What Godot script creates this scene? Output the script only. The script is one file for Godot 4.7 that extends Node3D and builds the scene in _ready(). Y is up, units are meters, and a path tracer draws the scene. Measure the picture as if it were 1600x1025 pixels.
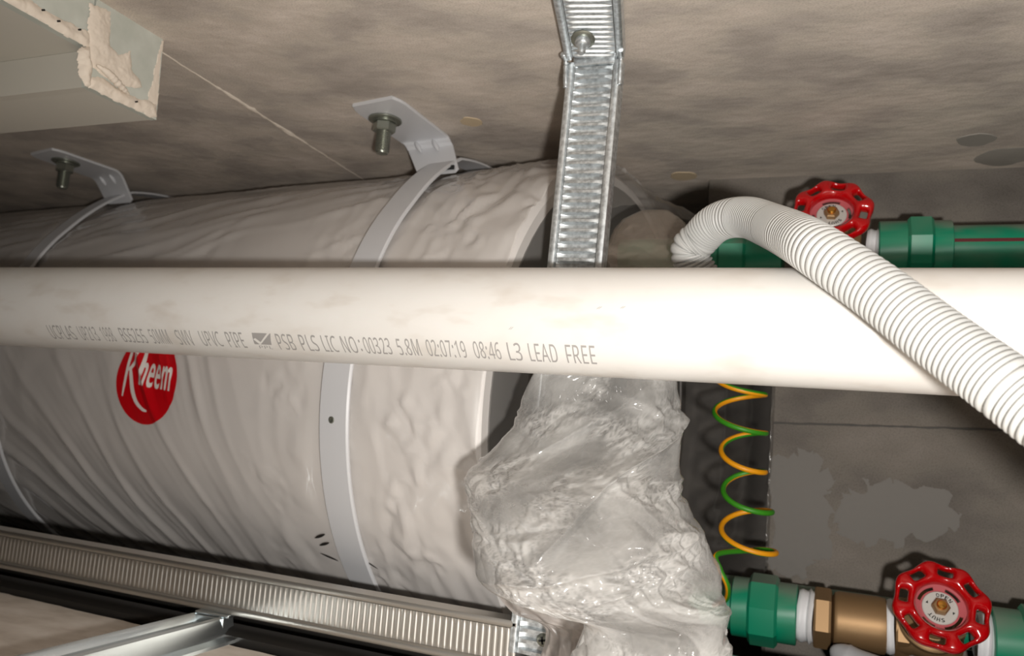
extends Node3D
# A horizontal storage water heater slung under a concrete slab, seen by the flash of a hand-held camera.
# Measurements are in metres from the camera; O lifts them so that the room's floor is at y = 0.
const O := Vector3(0, 2.338, 0)
const SLAB := 0.235                                  # underside of the slab
const TANK_A := Vector3(-0.42, 0.021, -0.6783)       # a point on the tank's axis
const TANK_D := Vector3(0.9899, -0.0124, 0.1412)     # its direction
const TANK_N := Vector3(0.9972, 0.0086, 0.0749)      # normal of the planes the straps lie in
const TANK_R := 0.1995
const TANK_END := 0.2525
const PIPE_Y := 0.0564
const PIPE_Z := -0.3938
const PIPE_R := 0.028

var E1 := Vector3.UP
var E2 := Vector3.BACK
var M := {}
var noise := FastNoiseLite.new()
var plain_noise := FastNoiseLite.new()
var rng := RandomNumberGenerator.new()
var names := {}


class Geo:
	var v := PackedVector3Array()
	var i := PackedInt32Array()
	var c := PackedColorArray()                       # optional, one per vertex (smooth meshes only)

	func grid(rows: int, cols: int, pts: PackedVector3Array, close_r := false, close_c := false) -> void:
		var b := v.size()
		v.append_array(pts)
		for r in (rows if close_r else rows - 1):
			var r2 := (r + 1) % rows
			for c in (cols if close_c else cols - 1):
				var c2 := (c + 1) % cols
				i.append_array([b + r * cols + c, b + r * cols + c2, b + r2 * cols + c2, b + r * cols + c, b + r2 * cols + c2, b + r2 * cols + c])

	func fan(ring: PackedVector3Array, reverse: bool) -> void:
		var b := v.size()
		var mid := Vector3.ZERO
		for p in ring:
			mid += p
		v.append_array(ring)
		v.append(mid / ring.size())
		for k in ring.size():
			var k2 := (k + 1) % ring.size()
			if reverse:
				i.append_array([b + k2, b + k, b + ring.size()])
			else:
				i.append_array([b + k, b + k2, b + ring.size()])

	# rings of equal length joined into a closed, capped skin
	func loft(rings: Array, capped := true) -> void:
		var all := PackedVector3Array()
		for r in rings:
			all.append_array(r)
		grid(rings.size(), rings[0].size(), all, false, true)
		if capped:
			fan(rings[0], true)
			fan(rings[-1], false)

	func box(c: Vector3, s: Vector3, basis := Basis(), bev := 0.0) -> void:
		var h := s / 2
		var rings := []
		for k in ([0, 1, 2, 3] if bev > 0 else [0, 3]):
			var z: float = [-h.z, -h.z + bev, h.z - bev, h.z][k]
			var inn: float = bev if bev > 0 and (k == 0 or k == 3) else 0.0
			var x := h.x - inn
			var y := h.y - inn
			var q := bev * 0.6
			var ring := PackedVector3Array()
			for p in ([Vector2(-x + q, -y), Vector2(x - q, -y), Vector2(x, -y + q), Vector2(x, y - q), Vector2(x - q, y), Vector2(-x + q, y), Vector2(-x, y - q), Vector2(-x, -y + q)] if bev > 0 else [Vector2(-x, -y), Vector2(x, -y), Vector2(x, y), Vector2(-x, y)]):
				ring.append(c + basis * Vector3(p.x, p.y, z))
			rings.append(ring)
		loft(rings)

	func tube(path: PackedVector3Array, radius: Callable, n := 16, capped := true) -> void:
		var rings := []
		var up := Vector3.UP
		for k in path.size():
			var t := (path[mini(k + 1, path.size() - 1)] - path[maxi(k - 1, 0)]).normalized()
			if k == 0 and absf(t.dot(up)) > 0.9:
				up = Vector3.RIGHT
			up = (up - t * up.dot(t)).normalized()
			var side := t.cross(up)
			var rad: float = radius.call(k)
			var ring := PackedVector3Array()
			for a in n:
				var w := TAU * a / n
				ring.append(path[k] + (up * cos(w) + side * sin(w)) * rad)
			rings.append(ring)
		loft(rings, capped)

	# profile of (radius, height) turned about tr's y axis
	func lathe(prof: Array, tr: Transform3D, n := 32, phase := 0.0, capped := true) -> void:
		var rings := []
		for p in prof:
			var ring := PackedVector3Array()
			for a in n:
				var w := TAU * a / n + phase
				ring.append(tr * Vector3(cos(w) * p[0], p[1], sin(w) * p[0]))
			rings.append(ring)
		loft(rings, capped)

	# outline in tr's xy plane, pushed along tr's z
	func prism(poly: PackedVector2Array, tr: Transform3D, depth: float) -> void:
		var lo := PackedVector3Array()
		var hi := PackedVector3Array()
		for p in poly:
			lo.append(tr * Vector3(p.x, p.y, 0))
			hi.append(tr * Vector3(p.x, p.y, depth))
		var all := lo.duplicate()
		all.append_array(hi)
		grid(2, poly.size(), all, false, true)
		var t := Geometry2D.triangulate_polygon(poly)
		var b := v.size()
		v.append_array(lo)
		v.append_array(hi)
		var area := 0.0
		for k in poly.size():
			area += poly[k].cross(poly[(k + 1) % poly.size()])
		for k in range(0, t.size(), 3):
			var a := t[k]
			var c := t[k + 1]
			var d := t[k + 2]
			if ((poly[c] - poly[a]).cross(poly[d] - poly[a]) > 0) != (area > 0):
				var s := c
				c = d
				d = s
			i.append_array([b + a, b + d, b + c, b + poly.size() + a, b + poly.size() + c, b + poly.size() + d])


# turns the collected triangles into a mesh: outward front faces (or towards `face` for an open sheet), normals split at `crease` degrees
func mesh_of(g: Geo, crease := 180.0, face := Vector3.ZERO, base := Vector3.ZERO, tint = null) -> ArrayMesh:
	var v := g.v.duplicate()
	var ix := g.i.duplicate()
	for k in v.size():
		v[k] -= base
	var fn := PackedVector3Array()
	var vol := 0.0
	var side := 0.0
	var mid := Vector3.ZERO
	for p in v:
		mid += p
	mid /= maxi(1, v.size())
	for k in range(0, ix.size(), 3):
		var a := v[ix[k]]
		var n := (v[ix[k + 1]] - a).cross(v[ix[k + 2]] - a)
		fn.append(n)
		vol += n.dot(a - mid)
		side += n.dot(face)
	# fn is counter-clockwise here; Godot's front faces run clockwise
	var outward := (side if face != Vector3.ZERO else vol) > 0
	for k in fn.size():
		if outward:
			var s := ix[k * 3 + 1]
			ix[k * 3 + 1] = ix[k * 3 + 2]
			ix[k * 3 + 2] = s
		else:
			fn[k] = -fn[k]
	var vn := PackedVector3Array()
	vn.resize(v.size())
	for k in ix.size():
		vn[ix[k]] += fn[k / 3]
	var vv := v
	var nn := PackedVector3Array()
	if crease >= 180.0:
		for n in vn:
			nn.append(n.normalized())
	else:
		# weld by position, then average only faces within the crease angle
		var key := {}
		var id := PackedInt32Array()
		for p in v:
			var q := Vector3i((p * 100000.0).round())
			if not key.has(q):
				key[q] = key.size()
			id.append(key[q])
		var at: Array[PackedInt32Array] = []
		at.resize(key.size())
		for k in ix.size():
			var own := at[id[ix[k]]]
			own.append(k / 3)
			at[id[ix[k]]] = own
		var lim := cos(deg_to_rad(crease))
		vv = PackedVector3Array()
		var unit := PackedVector3Array()
		for n in fn:
			unit.append(n.normalized())
		var fresh := PackedInt32Array()
		for k in ix.size():
			var own := unit[k / 3]
			var sum := Vector3.ZERO
			for f in at[id[ix[k]]]:
				if unit[f].dot(own) >= lim:
					sum += fn[f]
			vv.append(v[ix[k]])
			nn.append(sum.normalized() if sum.length_squared() > 0 else own)
			fresh.append(k)
		ix = fresh
	var arr := []
	arr.resize(Mesh.ARRAY_MAX)
	arr[Mesh.ARRAY_VERTEX] = vv
	arr[Mesh.ARRAY_NORMAL] = nn
	arr[Mesh.ARRAY_INDEX] = ix
	if tint != null:
		var cols := PackedColorArray()
		for k in vv.size():
			cols.append(tint.call(vv[k] + base, nn[k]))
		arr[Mesh.ARRAY_COLOR] = cols
	elif g.c.size() == vv.size():
		arr[Mesh.ARRAY_COLOR] = g.c
	var m := ArrayMesh.new()
	m.add_surface_from_arrays(Mesh.PRIMITIVE_TRIANGLES, arr)
	return m


func numbered(called: String) -> String:
	names[called] = names.get(called, -1) + 1
	return called if names[called] == 0 else "%s_%03d" % [called, names[called]]


func thing(called: String, label: String, category: String, at: Vector3, group := "") -> Node3D:
	var o := Node3D.new()
	o.name = numbered(called)
	add_child(o)
	o.position = at + O
	o.set_meta("label", label)
	o.set_meta("category", category)
	if group:
		o.set_meta("group", group)
	return o


func where(n: Node) -> Vector3:
	var p := Vector3.ZERO
	while n != self:
		p += n.position
		n = n.get_parent()
	return p - O


func part(called: String, g: Geo, mat: Material, parent: Node, crease := 35.0, face := Vector3.ZERO, tint = null, label := "") -> MeshInstance3D:
	var o := MeshInstance3D.new()
	o.name = called
	o.mesh = mesh_of(g, crease, face, where(parent), tint)
	o.material_override = mat
	parent.add_child(o, true)
	if label:
		o.set_meta("label", label)
	return o


func struct(called: String, g: Geo, mat: Material, label: String, category: String, at := Vector3.ZERO, crease := 35.0) -> MeshInstance3D:
	var o := MeshInstance3D.new()
	o.name = called
	o.position = at + O
	o.mesh = mesh_of(g, crease, Vector3.ZERO, at)
	o.material_override = mat
	add_child(o)
	o.set_meta("kind", "structure")
	o.set_meta("label", label)
	o.set_meta("category", category)
	return o


# ---------------------------------------------------------------- materials
func noise_tex(size: int, freq: float, octaves: int, ramp: Array, seed_: int, bump := 0.0, kind := FastNoiseLite.TYPE_SIMPLEX_SMOOTH) -> NoiseTexture2D:
	var n := FastNoiseLite.new()
	n.seed = seed_
	n.noise_type = kind
	n.frequency = freq
	n.fractal_octaves = octaves
	var t := NoiseTexture2D.new()
	t.width = size
	t.height = size
	t.seamless = true
	t.noise = n
	if bump > 0:
		t.as_normal_map = true
		t.bump_strength = bump
	elif ramp:
		var gr := Gradient.new()
		gr.offsets = PackedFloat32Array(ramp[0])
		gr.colors = PackedColorArray(ramp[1])
		t.color_ramp = gr
	return t


func mat(called: String, col: Color, rough: float, metal := 0.0, spec := 0.5) -> StandardMaterial3D:
	var m := StandardMaterial3D.new()
	m.resource_name = called
	m.albedo_color = col
	m.roughness = rough
	m.metallic = metal
	m.metallic_specular = spec
	M[called] = m
	return m


func triplanar(m: StandardMaterial3D, tex: Texture2D, scale: Vector3, normal: Texture2D = null, ns := 1.0) -> void:
	m.albedo_texture = tex
	m.uv1_triplanar = true
	m.uv1_scale = scale
	if normal:
		m.normal_enabled = true
		m.normal_texture = normal
		m.normal_scale = ns


func make_materials() -> void:
	var grey := func(a: float) -> Color: return Color(a, a, a)
	var blotch := noise_tex(1024, 0.006, 6, [[0.0, 0.35, 0.5, 0.65, 1.0], [Color(0.74, 0.72, 0.70), Color(0.83, 0.81, 0.79), Color(0.88, 0.86, 0.83), Color(0.905, 0.88, 0.85), Color(0.975, 0.95, 0.925)]], 11)
	var grain := noise_tex(1024, 0.09, 3, [[0.0, 0.5, 1.0], [grey.call(0.86), grey.call(0.97), grey.call(1.0)]], 5)
	var pits := noise_tex(512, 0.06, 4, [], 8, 3.0)
	var c := mat("concrete", Color(0.94, 0.91, 0.885), 0.92, 0.0, 0.3)
	triplanar(c, blotch, Vector3(1.5, 1.5, 2.3), pits, 0.16)
	c.detail_enabled = true
	c.detail_albedo = grain
	c.detail_blend_mode = BaseMaterial3D.BLEND_MODE_MUL
	c.detail_uv_layer = BaseMaterial3D.DETAIL_UV_2
	c.uv2_triplanar = true
	c.uv2_scale = Vector3(6, 6, 9)
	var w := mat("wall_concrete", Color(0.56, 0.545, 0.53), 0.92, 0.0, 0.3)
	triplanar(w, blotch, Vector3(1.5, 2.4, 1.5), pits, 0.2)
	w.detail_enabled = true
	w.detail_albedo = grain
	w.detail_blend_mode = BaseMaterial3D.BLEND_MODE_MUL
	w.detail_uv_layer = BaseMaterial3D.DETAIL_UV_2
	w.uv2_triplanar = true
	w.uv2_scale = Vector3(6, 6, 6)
	mat("plug", Color(0.80, 0.72, 0.60), 0.9)
	mat("dark_patch", Color(0.60, 0.58, 0.55), 0.9)
	mat("ridge", Color(0.93, 0.88, 0.82), 0.9)
	mat("skim", Color(0.485, 0.470, 0.452), 0.92)
	mat("joint_dark", Color(0.34, 0.33, 0.32), 0.9)
	mat("paint", Color(0.7, 0.7, 0.68), 0.9)
	var board := mat("green_board", Color(0.81, 0.82, 0.785), 0.85)
	triplanar(board, noise_tex(512, 0.02, 4, [[0.0, 0.5, 1.0], [Color(0.90, 0.91, 0.90), Color(0.95, 0.95, 0.945), Color(1, 1, 1)]], 21), Vector3(4, 4, 4))
	mat("compound", Color(0.90, 0.85, 0.79), 0.8)
	var gyp := mat("gypsum", Color(0.98, 0.945, 0.905), 0.85)
	triplanar(gyp, noise_tex(512, 0.015, 4, [[0.0, 0.5, 1.0], [Color(0.86, 0.84, 0.82), Color(0.95, 0.94, 0.93), Color(1, 1, 1)]], 22), Vector3(3, 3, 6))
	mat("soffit", Color(0.80, 0.78, 0.735), 0.85)
	mat("dark_bit", Color(0.12, 0.10, 0.09), 0.8)
	mat("tank_white", Color(0.90, 0.88, 0.865), 0.35)
	mat("end_grey", Color(0.45, 0.44, 0.43), 0.5)
	mat("badge_red", Color(0.80, 0.04, 0.09), 0.3)
	mat("badge_white", Color(0.93, 0.90, 0.88), 0.4)
	var film := mat("film", Color(0.93, 0.91, 0.895, 0.42), 0.09)
	film.transparency = BaseMaterial3D.TRANSPARENCY_ALPHA
	var dark := mat("loose_film", Color(0.62, 0.60, 0.58, 0.24), 0.15)
	dark.transparency = BaseMaterial3D.TRANSPARENCY_ALPHA
	var neck := mat("neck_film", Color(0.72, 0.66, 0.60, 0.30), 0.12)
	neck.transparency = BaseMaterial3D.TRANSPARENCY_ALPHA
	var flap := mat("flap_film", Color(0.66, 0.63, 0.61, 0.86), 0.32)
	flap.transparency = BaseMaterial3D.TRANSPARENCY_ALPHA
	var bag := mat("bag", Color(0.86, 0.85, 0.835, 0.46), 0.11)
	bag.vertex_color_use_as_albedo = true
	bag.transparency = BaseMaterial3D.TRANSPARENCY_ALPHA
	mat("strap_white", Color(0.84, 0.84, 0.85), 0.4)
	mat("dark_slot", Color(0.08, 0.08, 0.08), 0.7)
	mat("zinc", Color(0.60, 0.61, 0.57), 0.38, 0.85)
	var galv := mat("galvanised", Color(0.95, 0.97, 0.98), 0.42, 0.85)
	triplanar(galv, noise_tex(512, 0.035, 3, [[0.0, 0.45, 0.6, 1.0], [grey.call(0.72), grey.call(0.88), grey.call(0.95), grey.call(1.0)]], 31, 0.0, FastNoiseLite.TYPE_CELLULAR), Vector3(14, 14, 14))
	mat("dull_zinc", Color(0.83, 0.815, 0.79), 0.46, 1.0)
	mat("bright_metal", Color(0.86, 0.89, 0.90), 0.27, 0.95)
	mat("rail_dark", Color(0.22, 0.21, 0.20), 0.45, 0.6)
	var pvc := mat("pvc", Color(0.91, 0.90, 0.885), 0.36)
	triplanar(pvc, noise_tex(512, 0.012, 4, [[0.0, 0.35, 1.0], [Color(0.93, 0.91, 0.89), Color(0.99, 0.985, 0.98), Color(1, 1, 1)]], 41), Vector3(3, 8, 8))
	mat("print", Color(0.64, 0.625, 0.615), 0.7)
	mat("hose", Color(0.77, 0.77, 0.76), 0.5)
	var g := mat("ppr", Color(1, 1, 1), 0.38)
	g.vertex_color_use_as_albedo = true
	mat("ppr_stripe", Color(0.36, 0.10, 0.12), 0.5)
	mat("brass", Color(0.60, 0.48, 0.34), 0.5, 0.6)
	mat("bright_brass", Color(0.86, 0.62, 0.28), 0.25, 0.9)
	mat("tape", Color(0.90, 0.90, 0.91), 0.5)
	var red := mat("red_enamel", Color(0.72, 0.0, 0.03), 0.22)
	red.clearcoat_enabled = true
	red.clearcoat = 0.5
	red.clearcoat_roughness = 0.1
	mat("dusty_red", Color(0.72, 0.34, 0.36), 0.7)
	mat("plate", Color(0.80, 0.79, 0.77), 0.45, 0.2)
	mat("plate_ink", Color(0.06, 0.06, 0.06), 0.6)
	mat("wire_yellow", Color(0.93, 0.62, 0.05), 0.45)
	mat("wire_green", Color(0.22, 0.55, 0.10), 0.45)
	mat("grey_pvc", Color(0.66, 0.66, 0.67), 0.45)


# ---------------------------------------------------------------- shared shapes
func tank_at(s: float, deg: float, r: float) -> Vector3:
	var a := deg_to_rad(deg)
	return TANK_A + TANK_D * s + (E1 * cos(a) + E2 * sin(a)) * r


# sum of triangle waves in several directions: the straight creases of crumpled film
func crumple(p: Vector2, freq: float, seed_: int, count := 6, bend := 0.35) -> float:
	var h := 0.0
	var wob := noise.get_noise_2d(p.x * 900.0 + seed_ * 31.0, p.y * 900.0) * bend
	for k in count:
		var a := seed_ * 1.7 + k * 2.399
		var f := freq * (0.6 + 0.8 * fposmod(k * 0.618 + seed_ * 0.37, 1.0))
		var gate := noise.get_noise_3d(p.x * 1400.0, p.y * 1400.0, k * 77.0 + seed_ * 13.0)
		var t := fposmod((p.x * cos(a) + p.y * sin(a)) * f + wob + k * 0.31, 1.0)
		h += (absf(t * 2.0 - 1.0) - 0.5) * clampf(0.5 + gate * 1.6, 0.0, 1.0)
	return h / count * 2.0


# flat facets between random heights on a warped triangular lattice: stiff film that has been crushed
func facet(p: Vector2, cell: float, seed_: int, warp := 0.35) -> float:
	var q := (p / cell).rotated(seed_ * 1.3)
	q += Vector2(plain_noise.get_noise_2d(q.x * 35.0 + seed_ * 91.0, q.y * 35.0), plain_noise.get_noise_2d(q.x * 35.0, q.y * 35.0 + seed_ * 57.0 + 400.0)) * warp * 2.0
	var k := (q.x + q.y) * 0.3660254
	var u := q.x + k
	var v := q.y + k
	var i := floorf(u)
	var j := floorf(v)
	var fu := u - i
	var fv := v - j
	var h00 := lattice(i, j, seed_)
	var h11 := lattice(i + 1, j + 1, seed_)
	if fu > fv:
		var h10 := lattice(i + 1, j, seed_)
		return h00 + (h10 - h00) * fu + (h11 - h10) * fv
	var h01 := lattice(i, j + 1, seed_)
	return h00 + (h01 - h00) * fv + (h11 - h01) * fu


# 1 along the creases between facets, 0 inside them
func crease_at(p: Vector2, cell: float, seed_: int, wide: float, warp := 0.35) -> float:
	var q := (p / cell).rotated(seed_ * 1.3)
	q += Vector2(plain_noise.get_noise_2d(q.x * 35.0 + seed_ * 91.0, q.y * 35.0), plain_noise.get_noise_2d(q.x * 35.0, q.y * 35.0 + seed_ * 57.0 + 400.0)) * warp * 2.0
	var k := (q.x + q.y) * 0.3660254
	var fu := fposmod(q.x + k, 1.0)
	var fv := fposmod(q.y + k, 1.0)
	var d := minf(minf(minf(fu, 1.0 - fu), minf(fv, 1.0 - fv)), absf(fu - fv))
	return 1.0 - smoothstep(0.0, wide, d)


func lattice(i: float, j: float, seed_: int) -> float:
	return fposmod(sin(i * 127.1 + j * 311.7 + seed_ * 74.7) * 43758.5453, 1.0) - 0.5


# flat glyphs of a word as triangles with x in 0..1 and y in 0..1, cut finely enough to be bent
func glyphs(word: String, font_name: String, weight := 400, cut := 0.12) -> PackedVector2Array:
	var f := SystemFont.new()
	f.font_names = PackedStringArray([font_name])
	f.font_weight = weight
	var t := TextMesh.new()
	t.text = word
	t.font = f
	t.font_size = 64
	t.pixel_size = 0.01
	t.depth = 0.0
	t.curve_step = 1.0
	var arr := t.get_mesh_arrays()
	var v: PackedVector3Array = arr[Mesh.ARRAY_VERTEX]
	var ix: PackedInt32Array = arr[Mesh.ARRAY_INDEX] if arr[Mesh.ARRAY_INDEX] != null else PackedInt32Array(range(v.size()))
	var lo := Vector2(INF, INF)
	var hi := -lo
	for p in v:
		lo = lo.min(Vector2(p.x, p.y))
		hi = hi.max(Vector2(p.x, p.y))
	var todo: Array = []
	for k in range(0, ix.size(), 3):
		todo.append([Vector2(v[ix[k]].x, v[ix[k]].y), Vector2(v[ix[k + 1]].x, v[ix[k + 1]].y), Vector2(v[ix[k + 2]].x, v[ix[k + 2]].y)])
	var out := PackedVector2Array()
	var tall := maxf(1e-5, hi.y - lo.y)
	while todo:
		var t3: Array = todo.pop_back()
		var split := -1
		for e in 3:
			if absf(t3[e].y - t3[(e + 1) % 3].y) > tall * cut * 1.5 and (split < 0 or absf(t3[e].y - t3[(e + 1) % 3].y) > absf(t3[split].y - t3[(split + 1) % 3].y)):
				split = e
		if split < 0:
			for p in t3:
				out.append((p - lo) / (hi - lo).max(Vector2(1e-5, 1e-5)))
		else:
			var m: Vector2 = (t3[split] + t3[(split + 1) % 3]) / 2
			todo.append([t3[split], m, t3[(split + 2) % 3]])
			todo.append([m, t3[(split + 1) % 3], t3[(split + 2) % 3]])
	return out


func bent(g: Geo, tris: PackedVector2Array, to: Callable) -> void:
	for p in tris:
		g.i.append(g.v.size())
		g.v.append(to.call(p))


# an outline with wavering edges
func ragged(poly: Array, by: float) -> PackedVector2Array:
	var out := PackedVector2Array()
	for k in poly.size():
		var a: Vector2 = poly[k]
		var b: Vector2 = poly[(k + 1) % poly.size()]
		for e in 8:
			var p := a.lerp(b, e / 8.0)
			out.append(p + Vector2(noise.get_noise_2d(p.x * 9000.0, p.y * 9000.0), noise.get_noise_2d(p.x * 9000.0 + 700.0, p.y * 9000.0)) * by * 2.2)
	return out


# an uneven raised patch inside an outline on tr's xy plane, height along z
func lump(poly: PackedVector2Array, tr: Transform3D, high: float, cell: float, seed_: int) -> Geo:
	var lo := poly[0]
	var hi := poly[0]
	for p in poly:
		lo = lo.min(p)
		hi = hi.max(p)
	var nx := int((hi.x - lo.x) / cell) + 3
	var ny := int((hi.y - lo.y) / cell) + 3
	var g := Geo.new()
	var id := {}
	var point := func(x: int, y: int) -> int:
		var key := Vector2i(x, y)
		if not id.has(key):
			var p := lo + Vector2(x - 1, y - 1) * cell
			var d := INF
			for k in poly.size():
				d = minf(d, p.distance_to(Geometry2D.get_closest_point_to_segment(p, poly[k], poly[(k + 1) % poly.size()])))
			if not Geometry2D.is_point_in_polygon(p, poly):
				d = INF
				var q := p
				for k in poly.size():
					var c := Geometry2D.get_closest_point_to_segment(p, poly[k], poly[(k + 1) % poly.size()])
					if c.distance_to(p) < d:
						d = c.distance_to(p)
						q = c
				p = q
				d = 0.0
			var h := high * (1.0 - exp(-d / 0.002)) * (0.75 + 0.5 * noise.get_noise_2d(p.x * 3000.0 + seed_ * 50.0, p.y * 3000.0) + 0.35 * noise.get_noise_2d(p.x * 12000.0, p.y * 12000.0 + seed_ * 9.0))
			id[key] = g.v.size()
			g.v.append(tr * Vector3(p.x, p.y, h - 0.0002 if d == 0.0 else maxf(h, 0.0003)))
		return id[key]
	for x in nx:
		for y in ny:
			var c := lo + Vector2(x - 0.5, y - 0.5) * cell
			if Geometry2D.is_point_in_polygon(c, poly):
				var a: int = point.call(x, y)
				var b: int = point.call(x + 1, y)
				var d: int = point.call(x + 1, y + 1)
				var e: int = point.call(x, y + 1)
				g.i.append_array([a, b, d, a, d, e])
	return g


func smooth_path(pts: Array, step: float) -> PackedVector3Array:
	var c := Curve3D.new()
	c.bake_interval = step
	for k in pts.size():
		var t: Vector3 = (pts[mini(k + 1, pts.size() - 1)] - pts[maxi(k - 1, 0)]) / 6.0
		c.add_point(pts[k], -t, t)
	return c.get_baked_points()


func towards(y: Vector3) -> Basis:
	var x := y.cross(Vector3.BACK if absf(y.z) < 0.9 else Vector3.RIGHT).normalized()
	return Basis(x, y, x.cross(y))


# ---------------------------------------------------------------- the place
func _ready() -> void:
	# camera
	var cam := Camera3D.new()
	cam.name = "camera"
	var basis_ := Basis(Vector3(0.9279, 0.0792, -0.3644), Vector3(-0.0286, 0.9894, 0.1424), Vector3(0.3718, -0.1217, 0.9203)).orthonormalized()
	cam.transform = Transform3D(basis_, O)
	cam.fov = 44.59
	cam.near = 0.02
	cam.far = 20.0
	var lens := CameraAttributesPhysical.new()
	lens.frustum_focal_length = 29.27
	lens.exposure_aperture = 15.0
	lens.frustum_focus_distance = 0.40
	lens.frustum_near = 0.02
	lens.frustum_far = 20.0
	cam.attributes = lens
	add_child(cam)
	cam.current = true
	# surroundings: a closed, unlit room
	var we := WorldEnvironment.new()
	we.name = "surroundings"
	var env := Environment.new()
	env.background_mode = Environment.BG_COLOR
	env.background_color = Color(0.02, 0.02, 0.02)
	env.tonemap_mode = Environment.TONE_MAPPER_LINEAR
	env.tonemap_exposure = 1.0
	env.sdfgi_enabled = true
	env.ssao_enabled = true
	env.ssil_enabled = true
	we.environment = env
	add_child(we)
	# the camera's flash, a little right of and below the lens
	var flash := SpotLight3D.new()
	flash.name = "flash_light"
	flash.position = O + basis_ * Vector3(0.036, -0.030, 0.06)
	flash.light_energy = 0.285
	flash.light_color = Color(1.0, 0.985, 0.962)
	flash.light_size = 0.004
	flash.spot_range = 6.0
	flash.spot_attenuation = 2.0
	flash.spot_angle = 72.0
	flash.spot_angle_attenuation = 1.0
	flash.basis = basis_ * Basis(Vector3.UP, -0.12) * Basis(Vector3.RIGHT, 0.03)
	flash.shadow_enabled = true
	add_child(flash)

	noise.seed = 7
	noise.frequency = 0.01
	noise.fractal_octaves = 3
	plain_noise.seed = 3
	plain_noise.frequency = 0.01
	plain_noise.fractal_type = FastNoiseLite.FRACTAL_NONE
	rng.seed = 20
	E1 = (Vector3.UP - TANK_D * TANK_D.y).normalized()
	E2 = TANK_D.cross(E1).normalized()
	if E2.z < 0:
		E2 = -E2
	make_materials()
	build_room()
	build_bulkhead()
	build_heater()
	build_straps()
	build_waste_pipe()
	build_hanger()
	build_false_ceiling()
	build_bag()
	build_hose()
	build_pipework()
	build_wire()


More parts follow.
